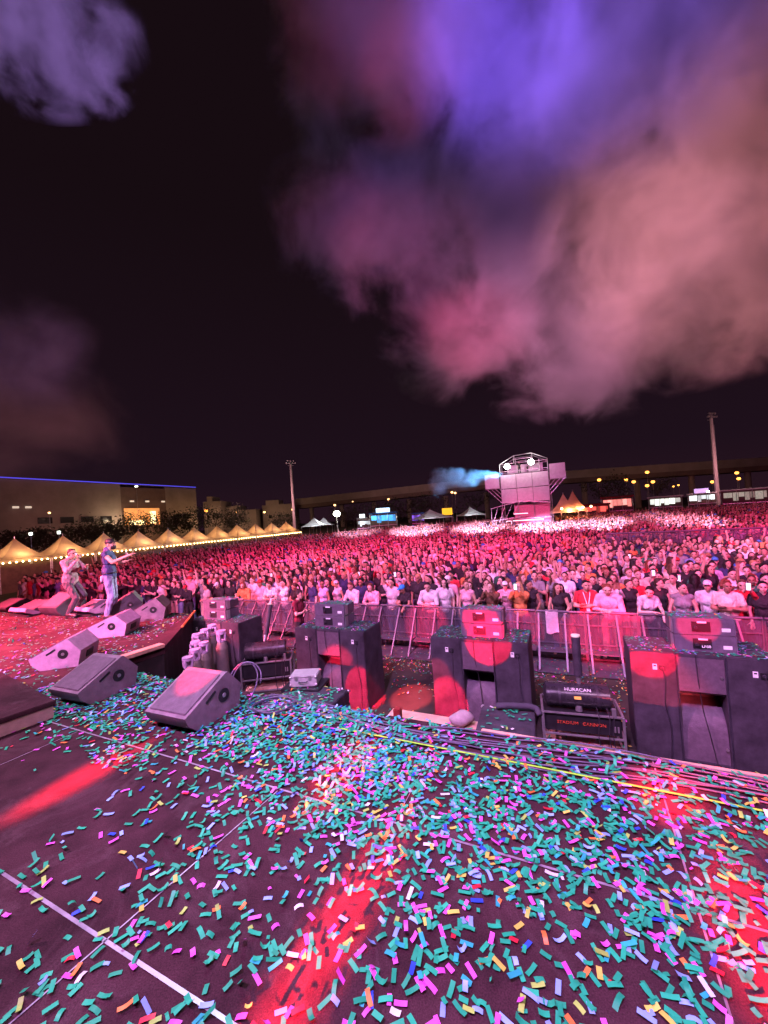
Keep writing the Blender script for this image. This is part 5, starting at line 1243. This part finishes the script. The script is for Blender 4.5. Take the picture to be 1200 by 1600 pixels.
scatter(60, lambda: W(-.06+rc.uniform(-.45, .45), 6.12+rc.uniform(.05, .5), .045), ['white', 'pink', 'red', 'orange', 'green'], 1.0, .4)
tag(big_mesh('confetti_litter', Vc, Fc, Cc, PAPERS), 'thick litter of coloured paper confetti over deck, pit and speaker tops', 'confetti', kind='stuff')
print('strips', len(Vc))
# ------------------------------------------------------------------ smoke lit by the stage lamps
def smoke(name, label, blobs, density, nscale, namp, color=(1, 1, 1), aniso=0.0, soft=.55, detail=5, warp=.35, step=1.0, hull=1.12, fine=.0):
    bm = B()
    for c, r in blobs: ball(bm, c, tuple(x*hull for x in r), 20)
    me = remeshed(bm, max(.5, min(blobs[0][1])*.16), 2, 1, name)
    m = bpy.data.materials.new(name+'_volume'); m.use_nodes = True; t = m.node_tree; t.nodes.clear()
    o_ = t.nodes.new('ShaderNodeOutputMaterial'); pv = t.nodes.new('ShaderNodeVolumeScatter'); t.links.new(pv.outputs[0], o_.inputs['Volume'])
    pv.inputs['Color'].default_value = (*color, 1); pv.inputs['Anisotropy'].default_value = aniso
    g = t.nodes.new('ShaderNodeNewGeometry')
    acc = None
    def math_(op, a, b=None, c=None):
        n = t.nodes.new('ShaderNodeMath'); n.operation = op
        for i, x in enumerate((a, b, c)):
            if x is None: continue
            if isinstance(x, (int, float)): n.inputs[i].default_value = x
            else: t.links.new(x, n.inputs[i])
        return n.outputs[0]
    nz = t.nodes.new('ShaderNodeTexNoise'); nz.inputs['Scale'].default_value = nscale; nz.inputs['Detail'].default_value = detail; nz.inputs['Roughness'].default_value = .62; nz.inputs['Distortion'].default_value = warp
    t.links.new(g.outputs['Position'], nz.inputs['Vector'])
    for c, r in blobs:
        s = t.nodes.new('ShaderNodeVectorMath'); s.operation = 'SUBTRACT'; t.links.new(g.outputs['Position'], s.inputs[0]); s.inputs[1].default_value = tuple(c)
        d = t.nodes.new('ShaderNodeVectorMath'); d.operation = 'DIVIDE'; t.links.new(s.outputs[0], d.inputs[0]); d.inputs[1].default_value = tuple(r)
        l = t.nodes.new('ShaderNodeVectorMath'); l.operation = 'LENGTH'; t.links.new(d.outputs[0], l.inputs[0])
        f = math_('SUBTRACT', 1.0, l.outputs['Value'])
        acc = f if acc is None else math_('SMOOTH_MAX', acc, f, .25)
    nn = math_('SUBTRACT', nz.outputs[0], .5)
    field = math_('ADD', math_('MINIMUM', acc, .5), math_('MULTIPLY', nn, namp))
    mr = t.nodes.new('ShaderNodeMapRange'); mr.interpolation_type = 'SMOOTHSTEP'; mr.inputs[1].default_value = 0.0; mr.inputs[2].default_value = soft; mr.inputs[3].default_value = 0; mr.inputs[4].default_value = density
    t.links.new(field, mr.inputs[0])
    edge = t.nodes.new('ShaderNodeMapRange'); edge.inputs[1].default_value = 1-hull; edge.inputs[2].default_value = 1-hull+.18; t.links.new(acc, edge.inputs[0])   # nothing left at the hull
    t.links.new(math_('MULTIPLY', mr.outputs[0], edge.outputs[0]), pv.inputs['Density'])
    o = link(name, me, m); return tag(o, label, 'smoke', None, 'stuff')
def bl(px, py, D, rx, rz, ry=None): return (dep(px, py, D), (rx*D/610, (ry or rx*D/610*.8), rz*D/610))
smoke('smoke', 'big rolling bank of stage smoke lit violet and pink over the crowd',
      [bl(700, 40, 26, 260, 220, 5), bl(980, 70, 26, 330, 260, 6), bl(1130, 330, 27, 300, 230, 6), bl(860, 320, 28, 300, 220, 5.5), bl(610, 320, 28, 190, 200, 4), bl(560, 70, 27, 150, 170, 4), bl(860, 480, 30, 230, 140, 5), bl(1080, 470, 29, 240, 130, 5), bl(740, 540, 31, 150, 90, 4), bl(900, 580, 31, 170, 80, 4), bl(1240, 150, 26, 250, 350, 6)],
      .42, .19, 3.1, soft=1.1, detail=8)
smoke('smoke', 'small violet puff of smoke high over the tents', [bl(70, 60, 24, 150, 100, 3.2), bl(-20, 20, 24, 140, 120, 3.2), bl(120, 110, 24, 90, 60, 2.2)], .36, .34, 4.2, soft=1.1, detail=7)
smoke('smoke', 'thin reddish smoke drifting above the tents and long building', [bl(0, 660, 26, 220, 160, 4), bl(-40, 560, 26, 170, 130, 4), bl(60, 540, 26, 100, 70, 3)], .10, .24, 1.8, soft=1.5, detail=6)
BB = Mt @ Vector((-2.6, -.6, 8.0))
b_ = [(BB+Vector((-1.0-k*1.5, -.25*k, -.10*k-.05)), (1.5, 1.0+.1*k, .6+.30*k)) for k in range(6)]
smoke('smoke', 'blue lit wisp of smoke drifting off the control tower', b_, .5, .55, 2.4, soft=1.0, detail=6)
spot('blue_beam_lamp', BB+Vector((1.2, -.2, .15)), BB+Vector((-10, -1.6, -.9)), 34, 30000, (.09, .42, .95), .5, .08)
#SMOKELIGHTS
S0 = W(1, 0, 9.5)
SL, SR = W(-9, 2, 9.5), W(9, 2, 9.5)
def sm(px, py, D, ang, P, c, src=None): spot('smoke_beam', src or S0, dep(px, py, D), ang*1.55, P*7, c, 1.0, .2)
sm(765, 70, 26, 14, 22000, (.19, .085, 1), SR); sm(910, 0, 26, 20, 12000, (.30, .14, 1), SL); sm(1090, -10, 26, 18, 11000, (.36, .18, 1), SL); sm(620, -10, 26, 13, 7000, (.5, .22, .9), SR)
sm(640, 300, 28, 32, 2400, (.20, .09, .62), SR); sm(860, 290, 28, 38, 2300, (.36, .16, .58), SL); sm(940, 440, 28, 34, 2300, (.80, .26, .66), SR); sm(560, 430, 28, 22, 1500, (.20, .10, .5), SL)
sm(1190, 350, 27, 24, 19000, (1, .31, .30), SL); sm(1030, 370, 27, 13, 4500, (1, .36, .50), SR); sm(1040, 530, 29, 24, 4500, (1, .36, .55), SL); sm(820, 560, 30, 22, 11000, (.95, .28, .56), SR); sm(755, 525, 31, 11, 7500, (1, .06, .16), SL)
sm(650, 110, 26, 10, 3600, (1, .07, .18), SL); sm(510, 50, 26, 10, 2400, (1, .05, .16), SR); sm(500, 350, 28, 10, 2000, (1, .08, .18), SR); sm(630, 440, 28, 18, 3600, (1, .16, .32), SL)
sm(60, 60, 24, 24, 24000, (.52, .28, 1), SR); sm(-10, 660, 26, 30, 7000, (1, .28, .36)); sm(60, 540, 26, 10, 5000, (.35, .2, 1))
